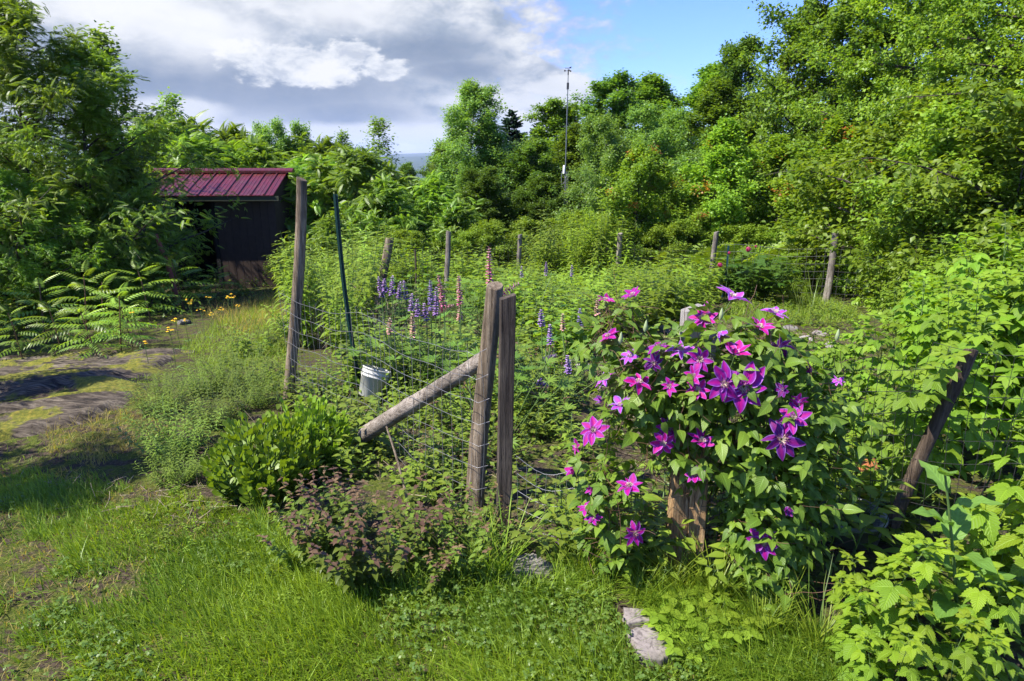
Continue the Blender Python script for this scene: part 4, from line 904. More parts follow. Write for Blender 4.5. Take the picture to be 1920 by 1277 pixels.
# ------------------------------------------------------------------ mast with weather instruments
def mast():
    b = at(1056, 455, 17.5); g = float(gz(b[0], b[1])); top = at(1066, 122, 17.5); H = top[2]-g; rx = math.atan2(top[0]-b[0], H)
    root = empty('weather_mast', (b[0], b[1], g-.05), 0, 'slim lattice mast with an anemometer on its tip and a white box halfway up', 'mast'); root.rotation_euler = (0, rx, .3)
    mg = plain('galvanised_steel', (.20, .21, .22), .45, .5, .6); mwh = plain('white_instrument_box', (.75, .75, .73), .5); mdk = plain('dark_instrument', (.03, .03, .035), .5)
    hl = 2.55; r = .095; a = np.array([0, 2*PI/3, 4*PI/3])+.4; legs = [(r*math.cos(v), r*math.sin(v)) for v in a]
    for x_, y_ in legs:
        m = MB(); tubes(m, [(x_, y_, 0), (x_, y_, hl*.5), (x_, y_, hl)], .011, 5, cap=True); ob('lattice_leg', m.mesh('lattice_leg', mg), root)
    m = MB(); n = 15; P = []
    for i in range(n):
        for k in range(3):
            p, q = legs[k], legs[(k+1) % 3]; z0, z1 = hl*i/n, hl*(i+1)/n
            if (i+k) % 2: p, q = q, p
            P.append([(p[0], p[1], z0), ((p[0]+q[0])/2, (p[1]+q[1])/2, (z0+z1)/2), (q[0], q[1], z1)])
    tubes(m, np.array(P), .0045, 4); o = ob('lattice_bracing', m.mesh('lattice_bracing', mg), root)
    m = MB(); tubes(m, [(0, 0, hl*.55), (0, 0, hl), (0, 0, H*.8), (0, 0, H*.97)], np.array([.016, .016, .013, .010])[None], 7, cap=True); ob('pole', m.mesh('pole', mg), root)
    m = MB(); tubes(m, [(-.05, -.03, hl*.98), (-.05, -.03, hl*1.05), (-.05, -.03, hl*1.06)], np.array([.03, .03, .014])[None], 10, cap=True); ob('instrument_box', m.mesh('instrument_box', mwh), root)
    m = MB(); tubes(m, [(0, 0, H*.9), (.0, 0, H*.93)], .03, 8, cap=True); ob('sensor', m.mesh('sensor', mdk), root)
    z = H*.985; an = MB(); tubes(an, [(0, 0, H*.965), (0, 0, z+.03)], .014, 6, cap=True); ar = ob('anemometer', an.mesh('anemometer', mdk), root)
    for k in range(3):
        v = k*2*PI/3+.3; c_ = np.array([math.cos(v), math.sin(v), 0]); m = MB(); tubes(m, [np.array([0, 0, z]), c_*.04+[0, 0, z], c_*.07+[0, 0, z]], .004, 4)
        tg = np.array([-math.sin(v), math.cos(v), 0]); tubes(m, [c_*.08+tg*.02+[0, 0, z], c_*.08+[0, 0, z], c_*.08-tg*.022+[0, 0, z]], np.array([.022, .019, .003])[None], 8, cap=True); ob('cup', m.mesh('cup', mdk), ar)
    m = MB(); m.add([(a_*.55, b_, z+.05+c_*.7) for b_ in (-.003, .003) for a_, c_ in ((-.16, 0), (.02, 0), (.14, .01), (.14, .07), (.02, .02), (-.16, .015))],
          [(0, 1, 4, 5), (1, 2, 3, 4), (7, 6, 11, 10), (8, 7, 10, 9), (0, 6, 7, 1), (1, 7, 8, 2), (2, 8, 9, 3), (3, 9, 10, 4), (4, 10, 11, 5), (5, 11, 6, 0)]); ob('wind_vane', m.mesh('wind_vane', mdk, False), root)
mast()

# ------------------------------------------------------------------ bucket, stones, tub
M_plast = plain('white_plastic', (.48, .47, .42), .4, .5, 0, .12, 6)
def bucket():
    c = at(690, 716, 4.7); g = float(gz(c[0], c[1])); root = empty('white_bucket', (c[0], c[1], g+.05), .4, 'ribbed white plastic bucket tipped among the weeds behind the netting', 'bucket'); root.rotation_euler = (math.radians(-8), math.radians(20), .3)
    prof = [(.0, .004), (.072, 0), (.078, .004), (.098, .15), (.101, .15), (.101, .157), (.0985, .158), (.1, .175), (.104, .175), (.104, .183), (.1005, .184), (.102, .205), (.107, .206), (.107, .215), (.100, .217), (.096, .15), (.074, .012), (0, .012)]
    n = 36; a = np.arange(n)/n*2*PI; V = np.array([[(r*math.cos(v), r*math.sin(v), z) for v in a] for r, z in prof]).reshape(-1, 3); i = np.arange(len(prof)-1)[:, None]*n; j = np.arange(n)[None]; j2 = (j+1) % n
    m = MB(); m.add(V, np.stack([i+j, i+j2, i+n+j2, i+n+j], -1).reshape(-1, 4)); ob('body', m.mesh('body', M_plast), root)
    v = np.linspace(0, PI, 14); P = np.stack([.105*np.cos(v), -.07*np.sin(v), .17-.075*np.sin(v)], 1); m = MB(); tubes(m, P, .0025, 5); ob('handle', m.mesh('handle', M_wire), root)
bucket()
M_slab = stonemat('pinkish_slab_stone', (.17, .145, .13), (.27, .235, .215), 9); M_grey = stonemat('grey_field_stone', (.13, .12, .105), (.22, .205, .185)); M_pale = stonemat('pale_field_stone', (.24, .215, .185), (.35, .32, .285)); M_terra = stonemat('terracotta_clay', (.36, .12, .05), (.48, .19, .08), 20)
def stone(c, s, mat, label, name='stone', seed=0, flat=.5, rz=0., dz=0., cat='stone', group=None):
    import bmesh
    bm = bmesh.new(); bmesh.ops.create_icosphere(bm, subdivisions=4, radius=1); rg = np.random.default_rng(seed); ax = nrm(rg.normal(size=(9, 3))); off = rg.uniform(.55, .95, 9)
    for v in bm.verts:
        p = np.array(v.co)
        for k in range(9):
            e = p@ax[k]-off[k]
            if e > 0: p = p-ax[k]*e*.92
        p = p*(1+.03*math.sin(p[0]*9+seed)+.02*math.sin(p[1]*14)); v.co = Vector((p[0]*s[0], p[1]*s[1], p[2]*s[2]))
    me = bpy.data.meshes.new(name); bm.to_mesh(me); bm.free(); me.materials.append(mat); me.polygons.foreach_set('use_smooth', np.ones(len(me.polygons), bool))
    return tag(ob(name, me, None, (c[0], c[1], float(gz(c[0], c[1]))+dz), (0, 0, rz)), label, cat, group)
def slab(poly, th, mat, label, name, group='flat stones in the grass'):
    P = np.array([gnd(*p)[:2] for p in poly]); c = P.mean(0); fine = []
    for i in range(len(P)):
        p, q = P[i], P[(i+1) % len(P)]; nn = nrm(np.array([[q[1]-p[1], p[0]-q[0]]]))[0]
        for t in np.linspace(0, 1, 7)[:-1]: fine.append(p+(q-p)*t+nn*(R.normal()*.004))
    fine = np.array(fine)-c; m = len(fine); rings = [(1.0, -.04), (1.0, th*.65), (.975, th*.95), (.93, th), (.6, th*1.04), (.3, th*1.0)]
    V = np.concatenate([np.concatenate([fine*k, np.full((m, 1), z)+R.normal(size=(m, 1))*.0018+(vnoise(fine[:, :1]*k, fine[:, 1:]*k, 14, 3)-.5)*.012*(z > 0)], 1) for k, z in rings]+[np.array([[0, 0, th]])]); i = np.arange(len(rings)-1)[:, None]*m; j = np.arange(m)[None]; j2 = (j+1) % m
    mb = MB(); mb.add(V, np.stack([i+j, i+j2, i+m+j2, i+m+j], -1).reshape(-1, 4)[:, ::-1] if np.cross(P[1]-P[0], P[2]-P[1]) < 0 else np.stack([i+j, i+j2, i+m+j2, i+m+j], -1).reshape(-1, 4))
    k = (len(rings)-1)*m; mb.add(V[k:], np.stack([np.arange(m), (np.arange(m)+1) % m, np.full(m, m)], -1))
    return tag(ob(name, mb.mesh(name, mat), None, (c[0], c[1], float(gz(c[0], c[1])))), label, 'stepping stone', group)
slab([(1168, 1150), (1205, 1150), (1222, 1172), (1172, 1180)], .022, M_slab, 'small pinkish stepping stone nearer the clematis', 'stepping_stone')
slab([(1174, 1190), (1226, 1180), (1262, 1238), (1244, 1250), (1200, 1246)], .024, M_slab, 'larger pinkish stepping stone in the lawn at the bottom', 'stepping_stone')
slab([(955, 1055), (1000, 1048), (1045, 1068), (1030, 1090), (965, 1085)], .03, M_grey, 'shaded grey slab lying in the gate gap', 'stepping_stone')
for i, (px, py, s, mt_, l) in enumerate([(1090, 694, (.10, .07, .06), M_pale, 'pale rounded stone among the seedlings left of the clematis'), (1075, 684, (.07, .06, .05), M_grey, 'small grey stone touching the pale rounded stone'),
      (1246, 622, (.14, .09, .06), M_grey, 'grey stone left of the clematis post top'), (1212, 628, (.10, .08, .07), M_pale, 'pale stone beside the grey one left of the clematis post top'), (1510, 640, (.16, .1, .05), M_pale, 'flat pale stone on the bare earth path right of the clematis'),
      (1535, 628, (.12, .09, .05), M_slab, 'pinkish stone on the bare earth path near the thicket'), (1482, 618, (.10, .08, .05), M_grey, 'small grey stone on the bare earth path behind the clematis'), (1560, 650, (.1, .07, .05), M_pale, 'pale stone at the end of the bare earth path'),
      (345, 607, (.12, .09, .06), M_grey, 'grey stone at the upper edge of the bedrock below the yellow flowers'), (1003, 700, (.08, .06, .04), M_grey, 'small grey stone in the bed right of the plank post'), (1040, 745, (.07, .06, .04), M_pale, 'small pale stone on bare earth between plank post and clematis')]):
    stone(gnd(px, py), s, mt_, l, 'field_stone', i+3, rz=i, dz=.01, group='field stones in the garden')
stone(at(1240, 645, 6.6), (.10, .06, .05), M_terra, 'broken orange clay pot piece left of the clematis post top', 'clay_shard', 40, dz=.03, cat='pot shard', group='clay pieces in the garden')
stone(at(1625, 890, 3.15), (.085, .05, .05), M_terra, 'orange clay lump behind the dark wire netting', 'clay_shard', 41, dz=.16, cat='pot shard', group='clay pieces in the garden')  # orange comes from the clay colour alone
# pale tub half hidden behind the netting
def tub():
    c = at(1578, 1015, 2.75); n = 30; a = np.arange(n)/n*2*PI; prof = [(0, 0), (.13, 0), (.16, .2), (.17, .2), (.17, .215), (.155, .215), (.126, .012), (0, .012)]
    V = np.array([[(r*math.cos(v), r*math.sin(v), z) for v in a] for r, z in prof]).reshape(-1, 3); i = np.arange(len(prof)-1)[:, None]*n; j = np.arange(n)[None]; j2 = (j+1) % n; m = MB(); m.add(V, np.stack([i+j, i+j2, i+n+j2, i+n+j], -1).reshape(-1, 4))
    tag(ob('plastic_tub', m.mesh('plastic_tub', plain('pale_tub_plastic', (.20, .215, .19), .5)), None, (c[0], c[1], float(gz(c[0], c[1]))-.10)), 'pale plastic tub in the shade behind the dark netting', 'tub')
tub()
# ------------------------------------------------------------------ clematis
def petalmat(name, mid, edge, rim):
    mid, edge, rim = [tuple(min(.9, v*1.05) for v in c) for c in (mid, edge, rim)]
    t = NT(name); uv = t.n('ShaderNodeUVMap').outputs[0]; sx = t.n('ShaderNodeSeparateXYZ'); t.l(uv, sx.inputs[0])
    au = t.math('MULTIPLY', t.math('ABSOLUTE', t.math('SUBTRACT', sx.outputs[0], .5)), 2.)
    n_ = t.noise(uv, 14, 4, .6); f = t.math('MULTIPLY_ADD', n_, .35, t.math('SUBTRACT', au, .17))
    col = t.ramp(f, [(.12, mid), (.45, tuple((a+b)/2 for a, b in zip(mid, edge))), (.72, edge), (.98, rim)])
    col = t.mix(t.ramp(sx.outputs[1], [(.0, .55), (.25, 0.)]), col, tuple(min(1, v*1.6) for v in rim))
    oi = t.n('ShaderNodeObjectInfo').outputs['Random']; h = t.n('ShaderNodeHueSaturation'); t.l(col, h.inputs['Color']); t.l(t.math('MULTIPLY_ADD', oi, .3, .85), h.inputs['Value']); t.l(t.math('MULTIPLY_ADD', oi, .04, .48), h.inputs['Hue']); col = h.outputs[0]
    st = t.math('SINE', t.math('MULTIPLY', sx.outputs[0], 46.)); nor = t.bump(st, .25, .002)
    tr = t.n('ShaderNodeBsdfTranslucent'); t.l(col, tr.inputs['Color']); mx = t.n('ShaderNodeMixShader'); mx.inputs[0].default_value = .4
    t.l(t.bsdf(col, .5, .25, 0, nor), mx.inputs[1]); t.l(tr.outputs[0], mx.inputs[2]); return t.out(mx.outputs[0])
P_mag = petalmat('clematis_sepals_magenta', (.48, .007, .20), (.31, .018, .30), (.46, .14, .54)); P_pur = petalmat('clematis_sepals_purple', (.40, .007, .20), (.25, .016, .30), (.42, .14, .53)); P_lil = petalmat('clematis_sepals_lilac', (.50, .05, .42), (.34, .10, .55), (.52, .34, .74)); P_drk = petalmat('clematis_sepals_dark', (.17, .008, .13), (.10, .01, .17), (.26, .12, .40))
M_stam = plain('cream_stamens', (.62, .52, .38), .6, .2); M_stamd = plain('purple_anthers', (.22, .06, .12), .6); M_bud = plain('pale_green_bud', (.26, .32, .15), .5)
def flower(ns, L, elev, w, mat, curl):
    """ns sepals of length L round +z, raised by elev"""
    mb = MB()
    a = np.arange(ns)*2*PI/ns+R.normal(size=ns)*.09; e = elev+R.normal(size=ns)*.13; o = np.stack([np.cos(a), np.sin(a), e], 1)
    for i in range(ns):   # every sepal has its own curl, width and twist
        pw = R.uniform(.8, 1.1); T = leaf(9, w*R.uniform(.85, 1.15), lambda t: (math.sin(PI*min(1, .06+.94*t**pw)**.95))**.8 if t < 1 else .02, R.uniform(.05, .40), curl+R.normal()*.16, cols=7, wave=R.uniform(.05, .22)); tw = R.normal()*.35
        T.V[:, 0] += .05*np.sin(T.V[:, 1]*R.uniform(2, 5)); nn = np.array([0, 0, 1.])-o[i]*np.array([1, 1, 0])*e[i]+np.array([-math.sin(a[i]), math.cos(a[i]), 0])*tw
        inst(mb, T, [[math.cos(a[i])*.004, math.sin(a[i])*.004, .002*(i % 2)]], o[i], nn, L*R.uniform(.82, 1.12), R.uniform())
    sm = MB(); n = 46; b = R.uniform(0, 2*PI, n); rr = R.uniform(.1, 1, n); P = curve(np.stack([.004*np.cos(b), .004*np.sin(b), np.full(n, .002)], 1), np.stack([np.cos(b)*rr, np.sin(b)*rr, np.full(n, .8)], 1), L*.24*R.uniform(.8, 1.1, n), 4, up=-.2); tubes(sm, P, .0008, 3)
    tubes(sm, np.stack([P[:, -1], P[:, -1]+nrm(P[:, -1]-P[:, -2])*.004], 1), .0014, 4, 1 if mat in (P_drk, P_pur) else 0)
    bk = MB(); tubes(bk, [(0, 0, 0), (.002, 0, -.03), (.012, .004, -.075)], .0014, 5)
    return mb.mesh('flower', mat), sm.mesh('stamens', [M_stam, M_stamd]), bk.mesh('flower_stalk', M_stem)
FL = {}
for k, m in (('m', P_mag), ('p', P_pur), ('l', P_lil), ('d', P_drk)):
    FL[k] = [flower(8, .072, .12, .25, m, .12), flower(7, .070, .45, .27, m, .15), flower(6, .066, .9, .30, m, .02), flower(8, .070, .25, .23, m, .28), flower(7, .070, .7, .26, m, .3), flower(5, .062, 1.3, .28, m, -.1)]
DIRS = dict(f=(-.15, -1, .45), F=(.1, -1, .25), u=(0, -.25, 1), U=(.15, -.5, 1), l=(-1, -.5, .4), L=(-.6, -.8, .7), r=(.9, -.5, .4), b=(.2, .7, .5), s=(-.4, -.15, 1), S=(.4, -.1, 1), d=(.2, -.8, -.5))
FLOWERS = [(1135,563,40,'u','m',1),(1187,555,50,'s','m',1),(1141,631,43,'s','m',0),(1372,560,70,'S','l',1),(1320,598,60,'L','m',1),(1451,587,58,'u','l',0),(1425,615,56,'U','m',1),(1463,652,50,'b','d',1),(1235,652,58,'s','p',0),(1277,657,52,'u','l',0),(1225,680,46,'f','d',0),(1312,674,54,'f','m',1),(1378,664,50,'U','m',2),(1300,706,46,'L','m',1),(1181,669,44,'s','l',0),(1136,711,50,'s','l',0),(1197,718,56,'U','m',0),(1256,725,40,'L','m',1),(1308,732,50,'U','m',1),(1357,718,72,'F','p',0),(1394,725,92,'f','p',0),(1164,761,52,'s','l',1),(1129,751,30,'l','l',2),(1113,808,60,'L','p',0),(1082,836,36,'l','m',1),(1077,883,36,'l','m',2),(1254,803,56,'f','p',0),(1242,831,50,'F','m',0),(1315,829,64,'U','m',1),(1181,913,56,'s','m',1),(1305,892,42,'L','p',1),(1110,918,26,'l','p',2),(1101,953,38,'s','m',0),(1113,974,34,'s','p',0),(1190,1000,52,'F','p',0),(1432,1017,58,'f','p',0),(1474,951,32,'d','d',2),(1465,824,86,'f','d',0),(1488,784,60,'L','p',0),(1498,756,42,'b','m',1),(1470,730,36,'l','d',1),(1347,624,46,'d','l',2),(1571,714,26,'u','l',0),(1522,695,22,'l','m',2),(1052,1010,24,'l','d',2)]
# the vine: lumps (px, py, distance, half-widths in metres)
VL = [(1325, 690, 2.50, .27, .22, .19), (1225, 720, 2.50, .20, .22, .16), (1400, 790, 2.46, .25, .22, .30), (1190, 860, 2.46, .20, .16, .24), (1310, 860, 2.44, .20, .15, .18), (1450, 930, 2.44, .24, .22, .34), (1400, 1060, 2.36, .20, .18, .22), (1150, 960, 2.44, .14, .14, .20), (1520, 800, 2.52, .18, .18, .26), (1440, 660, 2.56, .16, .18, .14), (1150, 640, 2.60, .16, .14, .09), (1170, 585, 2.62, .07, .06, .05)]
VC = np.array([at(a, b, c-.05) for a, b, c, *_ in VL]); VR = np.array([v[3:] for v in VL])
def front(px, py, dflt):
    """first point where the sight line meets the vine"""
    d = ray(px, py); best = None
    for c, r in zip(VC, VR):
        o = (np.array([0, 0, CZ])-c)/r; e = d/r; A_, B_, C_ = e@e, 2*o@e, o@o-1; q = B_*B_-4*A_*C_
        if q > 0:
            t_ = (-B_-math.sqrt(q))/(2*A_)
            if best is None or t_ < best: best = t_
    return np.array([0, 0, CZ])+d*best if best else at(px, py, dflt)
def clematis():
    c0 = at(1290, 1085, 2.5); g = float(gz(c0[0], c0[1])); O = np.array([c0[0], c0[1], g])
    root = empty('clematis_vine', O, 0, 'clematis with large magenta and purple flowers smothering the split cedar post', 'climbing plant')
    lv = MB(); st = MB(); TR = trifoliate(leaf(6, .30, lambda t: (math.sin(PI*t**.58))**.95 if t < 1 else .03, .22, .3, cols=3), .92, 1.3); OV = leaf(6, .30, lambda t: (math.sin(PI*t**.58))**.95 if t < 1 else .03, .22, .3)
    vol = VR.prod(1); N = (vol/vol.sum()*3300).astype(int)
    for c, r, n in zip(VC, VR, N):
        u = rvec(n)*(R.uniform(.35, 1.12, n)**.5)[:, None]*(1+.22*np.sin(np.arange(n)*1.7))[:, None]; p = c+u*r
        k = (p[:, 2] > gz(p[:, 0], p[:, 1])+.05); q = gnd
        # leave the foot of the post in view
        k &= ~((p[:, 0] > .52) & (p[:, 0] < .82) & (p[:, 2] < .52) & (p[:, 1] < 2.40)); 
        # a thin spot left of the foot lets the sun reach the wood
        sd_ = np.array([math.sin(SUN_AZ)*math.cos(SUN_EL), math.cos(SUN_AZ)*math.cos(SUN_EL), math.sin(SUN_EL)]); w_ = p-np.array([.60, 2.37, .30]); tt_ = np.clip(w_@sd_, 0, .8); k &= ~((np.linalg.norm(w_-tt_[:, None]*sd_, axis=1) < .15) & (R.uniform(0, 1, n) < .72))
        p = p[k]; u = u[k]; n = len(p)
        o = nrm(u*np.array([1, 1, .4])); d = o*.7+np.array([0, 0, -.22])+R.normal(size=(n, 3))*.45; nn = o*.55+np.array([0, 0, 1.])+R.normal(size=(n, 3))*.3; sz = R.uniform(.036, .060, n); tri = R.uniform(0, 1, n) < .55; ti = R.uniform(0, 1, n)
        inst(lv, TR, p[tri]-O, d[tri], nn[tri], sz[tri], ti[tri]); inst(lv, OV, p[~tri]-O, d[~tri], nn[~tri], sz[~tri]*1.25, ti[~tri])
        m = min(n, 70); tubes(st, curve(p[:m]-O, -d[:m]+R.normal(size=(m, 3))*.5, R.uniform(.08, .22, m), 6, wob=.15), .0011, 3)
    # main stems climbing from the foot
    for c, r in zip(VC, VR):
        for k in range(4):
            e = c+rvec(1)[0]*r*.8; a_ = np.array([R.normal()*.03, R.normal()*.03, 0])+O; s = np.linspace(0, 1, 12)[:, None]; m_ = np.array([O[0], O[1], max(e[2]*.8, .3)])+R.normal(size=3)*.05
            P = (1-s)**2*a_+2*s*(1-s)*m_+s*s*e+np.cumsum(R.normal(size=(12, 3))*.008, 0)*s; tubes(st, P-O, np.linspace(.0028, .0012, 12)[None], 5)
    # lone shoots reaching left with their flowers
    for (px, py) in ((1187, 560), (1135, 567), (1141, 634), (1372, 575), (1451, 595), (1571, 717)):
        e = front(px, py, 2.6); s = np.linspace(0, 1, 10)[:, None]; a_ = VC[1]+R.normal(size=3)*.05; m_ = (a_+e)/2+[-.06, 0, -.05]; P = (1-s)**2*a_+2*s*(1-s)*m_+s*s*e; tubes(st, P-O, .0016, 5)
        q = P[3:9]; n = len(q); inst(lv, OV, q-O, R.normal(size=(n, 3))+[0, 0, -.2], np.array([0, 0, 1.]), R.uniform(.04, .06, n), R.uniform(.4, 1, n))
    ob('stem', st.mesh('stem', M_redstem), root); ob('leaves', lv.mesh('leaves', L_clem), root)
    for px, py, wd, dr, kc, v in FLOWERS:
        p = front(px, py, 2.6); d = np.array(DIRS[dr], float)+R.normal(size=3)*.12; p = p-ray(px, py)*.012; dist = np.linalg.norm(p-[0, 0, CZ]); size = wd/FPX*dist; s = size/(.135 if v % 3 < 2 else .10)*.86
        v = v+3*int(R.integers(0, 2)); me, sm, sk = FL[kc][v]; q = Vector(d).to_track_quat('Z', 'Y'); f = ob('flower', me, root, p-O, (0, 0, 0), s); f.rotation_mode = 'QUATERNION'; from mathutils import Quaternion
        f.rotation_quaternion = q @ Quaternion((0, 0, 1), R.uniform(0, 6))
        ob('stamens', sm, f); ob('flower_stalk', sk, f)
    bm_ = MB(); tubes(bm_, [(0, 0, 0), (0, 0, .012), (.001, 0, .03), (0, 0, .045), (0, 0, .055)], np.array([.004, .010, .009, .005, .001])[None], 8); bud = bm_.mesh('flower_bud', M_bud)
    for px, py in ((1350, 600), (1209, 622), (1162, 645), (1568, 638)): ob('flower_bud', bud, root, front(px, py, 2.6)-O, (0, .1, 0), .85)
clematis()

# ------------------------------------------------------------------ lupins
def spikemat(name, a, b):
    t = NT(name); at_ = t.n('ShaderNodeAttribute', attribute_name='tint').outputs['Fac']; return t.out(t.bsdf(t.mix(at_, a, b), .6, .2))
S_pink = spikemat('pink_lupin_florets', (.50, .13, .24), (.62, .36, .40)); S_pur = spikemat('purple_lupin_florets', (.23, .12, .35), (.44, .30, .50)); S_pale = spikemat('faded_lupin_florets', (.50, .25, .22), (.45, .36, .26)); S_deep = spikemat('deep_violet_lupin_florets', (.15, .10, .28), (.34, .27, .46))
FLO = merge([(leaf(2, .42, lambda t: .9-.3*t, .4, .2).V, leaf(2, .42).F, leaf(2, .42).U)])
def spike(L, stem, mat, bend):
    mb = MB(); P = curve(np.zeros((1, 3)), np.array([[bend[0], bend[1], 1.]]), stem+L, 10, sag=bend[2], wob=.02); tubes(mb, P, np.linspace(.0045, .0018, 10)[None], 5, 1)
    n = max(50, int(L*440)); s = stem/(stem+L)+(1-stem/(stem+L))*np.linspace(0, .99, n); p, t = along(P, s[None]); p = p[0]; t = t[0]; k = (s-s[0])/(s[-1]-s[0]); b = np.arange(n)*2.4
    u = nrm(np.cross(t, np.array([1., .2, 0]))); v = np.cross(t, u); o = np.cos(b)[:, None]*u+np.sin(b)[:, None]*v; r = .017*(1-.75*k**2)
    inst(mb, FLO, p+o*.003, o+t*(.2+.7*k)[:, None], t, r*1.25, np.clip(k*.9+R.normal(size=n)*.2, 0, 1)); return mb
LUP = [  # clump label, distance, spikes (base px, tip px, material)
 ('lupin with one tall pink spike rising behind the thick round post', 4.2, [((918, 530), (917, 464), S_pink)]),
 ('lupin whose pink spike bends sideways behind the plank post', 3.9, [((940, 552), (972, 532), S_pink)]),
 ('lupin with a leaning pink spike and a low pink tip, left of the gate', 5.0, [((832, 572), (822, 516), S_pink), ((826, 580), (850, 572), S_pink)]),
 ('lupin with a pale pink spike between the pink one and the round post', 5.1, [((863, 570), (860, 516), S_pink), ((862, 600), (862, 575), S_pale)]),
 ('lupin clump with a cluster of purple spikes near the leaning grey post', 5.6, [((716, 556), (709, 520), S_pur), ((735, 552), (736, 518), S_pur), ((762, 560), (757, 528), S_pur), ((748, 560), (750, 530), S_pur), ((722, 546), (720, 524), S_pur)]),
 ('lupin with dark violet spikes left of the pink ones', 5.2, [((808, 580), (807, 526), S_deep), ((817, 590), (818, 540), S_pur)]),
 ('lupin with short purple spikes below the violet ones', 5.0, [((784, 592), (782, 562), S_pur), ((771, 582), (772, 552), S_pur), ((800, 600), (795, 570), S_pur)]),
 ('lupin with faded brown spikes behind the netting', 4.8, [((775, 630), (772, 590), S_pale), ((731, 625), (731, 598), S_pale)]),
 ('lupin with two small violet spikes beyond the plank post', 8.6, [((1024, 516), (1024, 492), S_pur), ((1072, 518), (1072, 498), S_pur), ((978, 520), (978, 500), S_pur)]),
 ('lupin with a violet spike right of the plank post', 4.6, [((1032, 645), (1031, 610), S_pur), ((1016, 610), (1014, 582), S_pur)]),
 ('lupin with low violet spikes lying sideways right of the plank post', 4.3, [((1022, 676), (1042, 666), S_pur), ((1066, 698), (1064, 668), S_pur), ((1010, 715), (1026, 724), S_pur)]),
 ('lupin with grey violet seed spikes left of the highest clematis flowers', 5.2, [((1088, 612), (1087, 580), S_deep), ((1056, 618), (1055, 590), S_pale), ((1120, 590), (1121, 560), S_pale)]),
]
def lupins():
    for lab, Y, sps in LUP:
        px = np.mean([s[0][0] for s in sps]); c = at(px, 600, Y); g = float(gz(c[0], c[1])); sc_ = R.uniform(.95, 1.2)
        root = empty('lupin_plant', (c[0], c[1], g-.01), R.uniform(0, 6), lab, 'lupin', 'lupins in the bed'); root.rotation_euler = (0, 0, 0)
        st, lv = random.choice(PROTO['lupin']); ob('stem', st[1], root, s=sc_); ob('leaves', lv[1], root, s=sc_)
        for b, tp, mt_ in sps:
            Yk = Y+R.normal()*.08; B = at(b[0], b[1], Yk); Tp = at(tp[0], tp[1], Yk); L = np.linalg.norm(Tp-B); stem = max(.1, B[2]-g)
            foot = np.array([(c[0]*.6+B[0]*.4), Yk, g]); sp_ = B-foot; mb = MB(); s = np.linspace(0, 1, 7)[:, None]; m_ = np.array([B[0]-(Tp[0]-B[0])*.25, Yk, g+stem*.65])
            P = (1-s)**2*foot+2*s*(1-s)*m_+s*s*B; tubes(mb, P-np.array([c[0], c[1], g-.01]), .004, 5, 1)
            n = max(56, int(L*430)); k = np.linspace(0, 1, n); dirv = (Tp-B)/L; u = nrm(np.cross(dirv, [0, 1, .1])[None])[0]; v = np.cross(dirv, u); ri = np.arange(n)//7; k = np.clip((ri+R.normal(size=n)*.12)/max(ri[-1], 1), 0, 1); bb = (np.arange(n) % 7)*2*PI/7+ri*.45+R.normal(size=n)*.15; o = np.cos(bb)[:, None]*u+np.sin(bb)[:, None]*v
            p = B+(Tp-B)*k[:, None]-np.array([c[0], c[1], g-.01]); r = .026*(1-.6*k**2); inst(mb, FLO, p+o*.003, o+dirv*(.05+.8*k)[:, None]+R.normal(size=(n, 3))*.12, dirv, r*R.uniform(.8, 1.1, n), np.clip(k*.8+R.normal(size=n)*.25, 0, 1))
            tubes(mb, np.stack([p[0], p[n//2], p[-1]]), .003, 5, 1); ob('flower_spike', mb.mesh('flower_spike', [mt_, M_stem]), root)
lupins()

# ------------------------------------------------------------------ planted masses
def many(kind, name, pts, s0, s1, label, cat, group, tilt=.08, hs=(1, 1)):
    for x_, y_ in pts:
        q_ = 960+1274*x_/(y_*cp+(1.65-float(gz(x_, y_)))*sp)
        if 632 < q_ < 750 and (3.95 if kind == 'weed' else 3.3) < y_ < 4.75: continue   # the white bucket stays in view
        s = R.uniform(s0, s1)*(.62+.7*float(vnoise(np.array(x_), np.array(y_), 1.1, 77))+.15*R.normal()*(s1 > .6)); s = max(s, s0*.55)
        if kind[:4] == 'rasp':   # canes are lower towards the earth path
            zt = float(at(q_, max(330, 655-(q_-1500)*.80), y_)[2])-float(gz(x_, y_)); s = min(s, zt/(1.2 if kind == 'rasp' else 1.95))
            if s < .28: continue
        place(kind, name, x_, y_, (s, s, s*R.uniform(*hs)), label, cat, group, tilt=tilt)
def one(kind, name, px, py, s, label, cat, group=None, v=None, Y=None, rz=None):
    c = at(px, py, Y) if Y else gnd(px, py); return place(kind, name, c[0], c[1], s, label, cat, group, v=v, rz=rz)
def hgt(kind, name, px, top, Y, h0, label, cat, group=None, v=None, wide=1.):
    t_ = at(px, top, Y); g = float(gz(t_[0], Y)); s = (t_[2]-g)/h0; return place(kind, name, t_[0], Y, (s*wide, s*wide, s), label, cat, group, v=v)
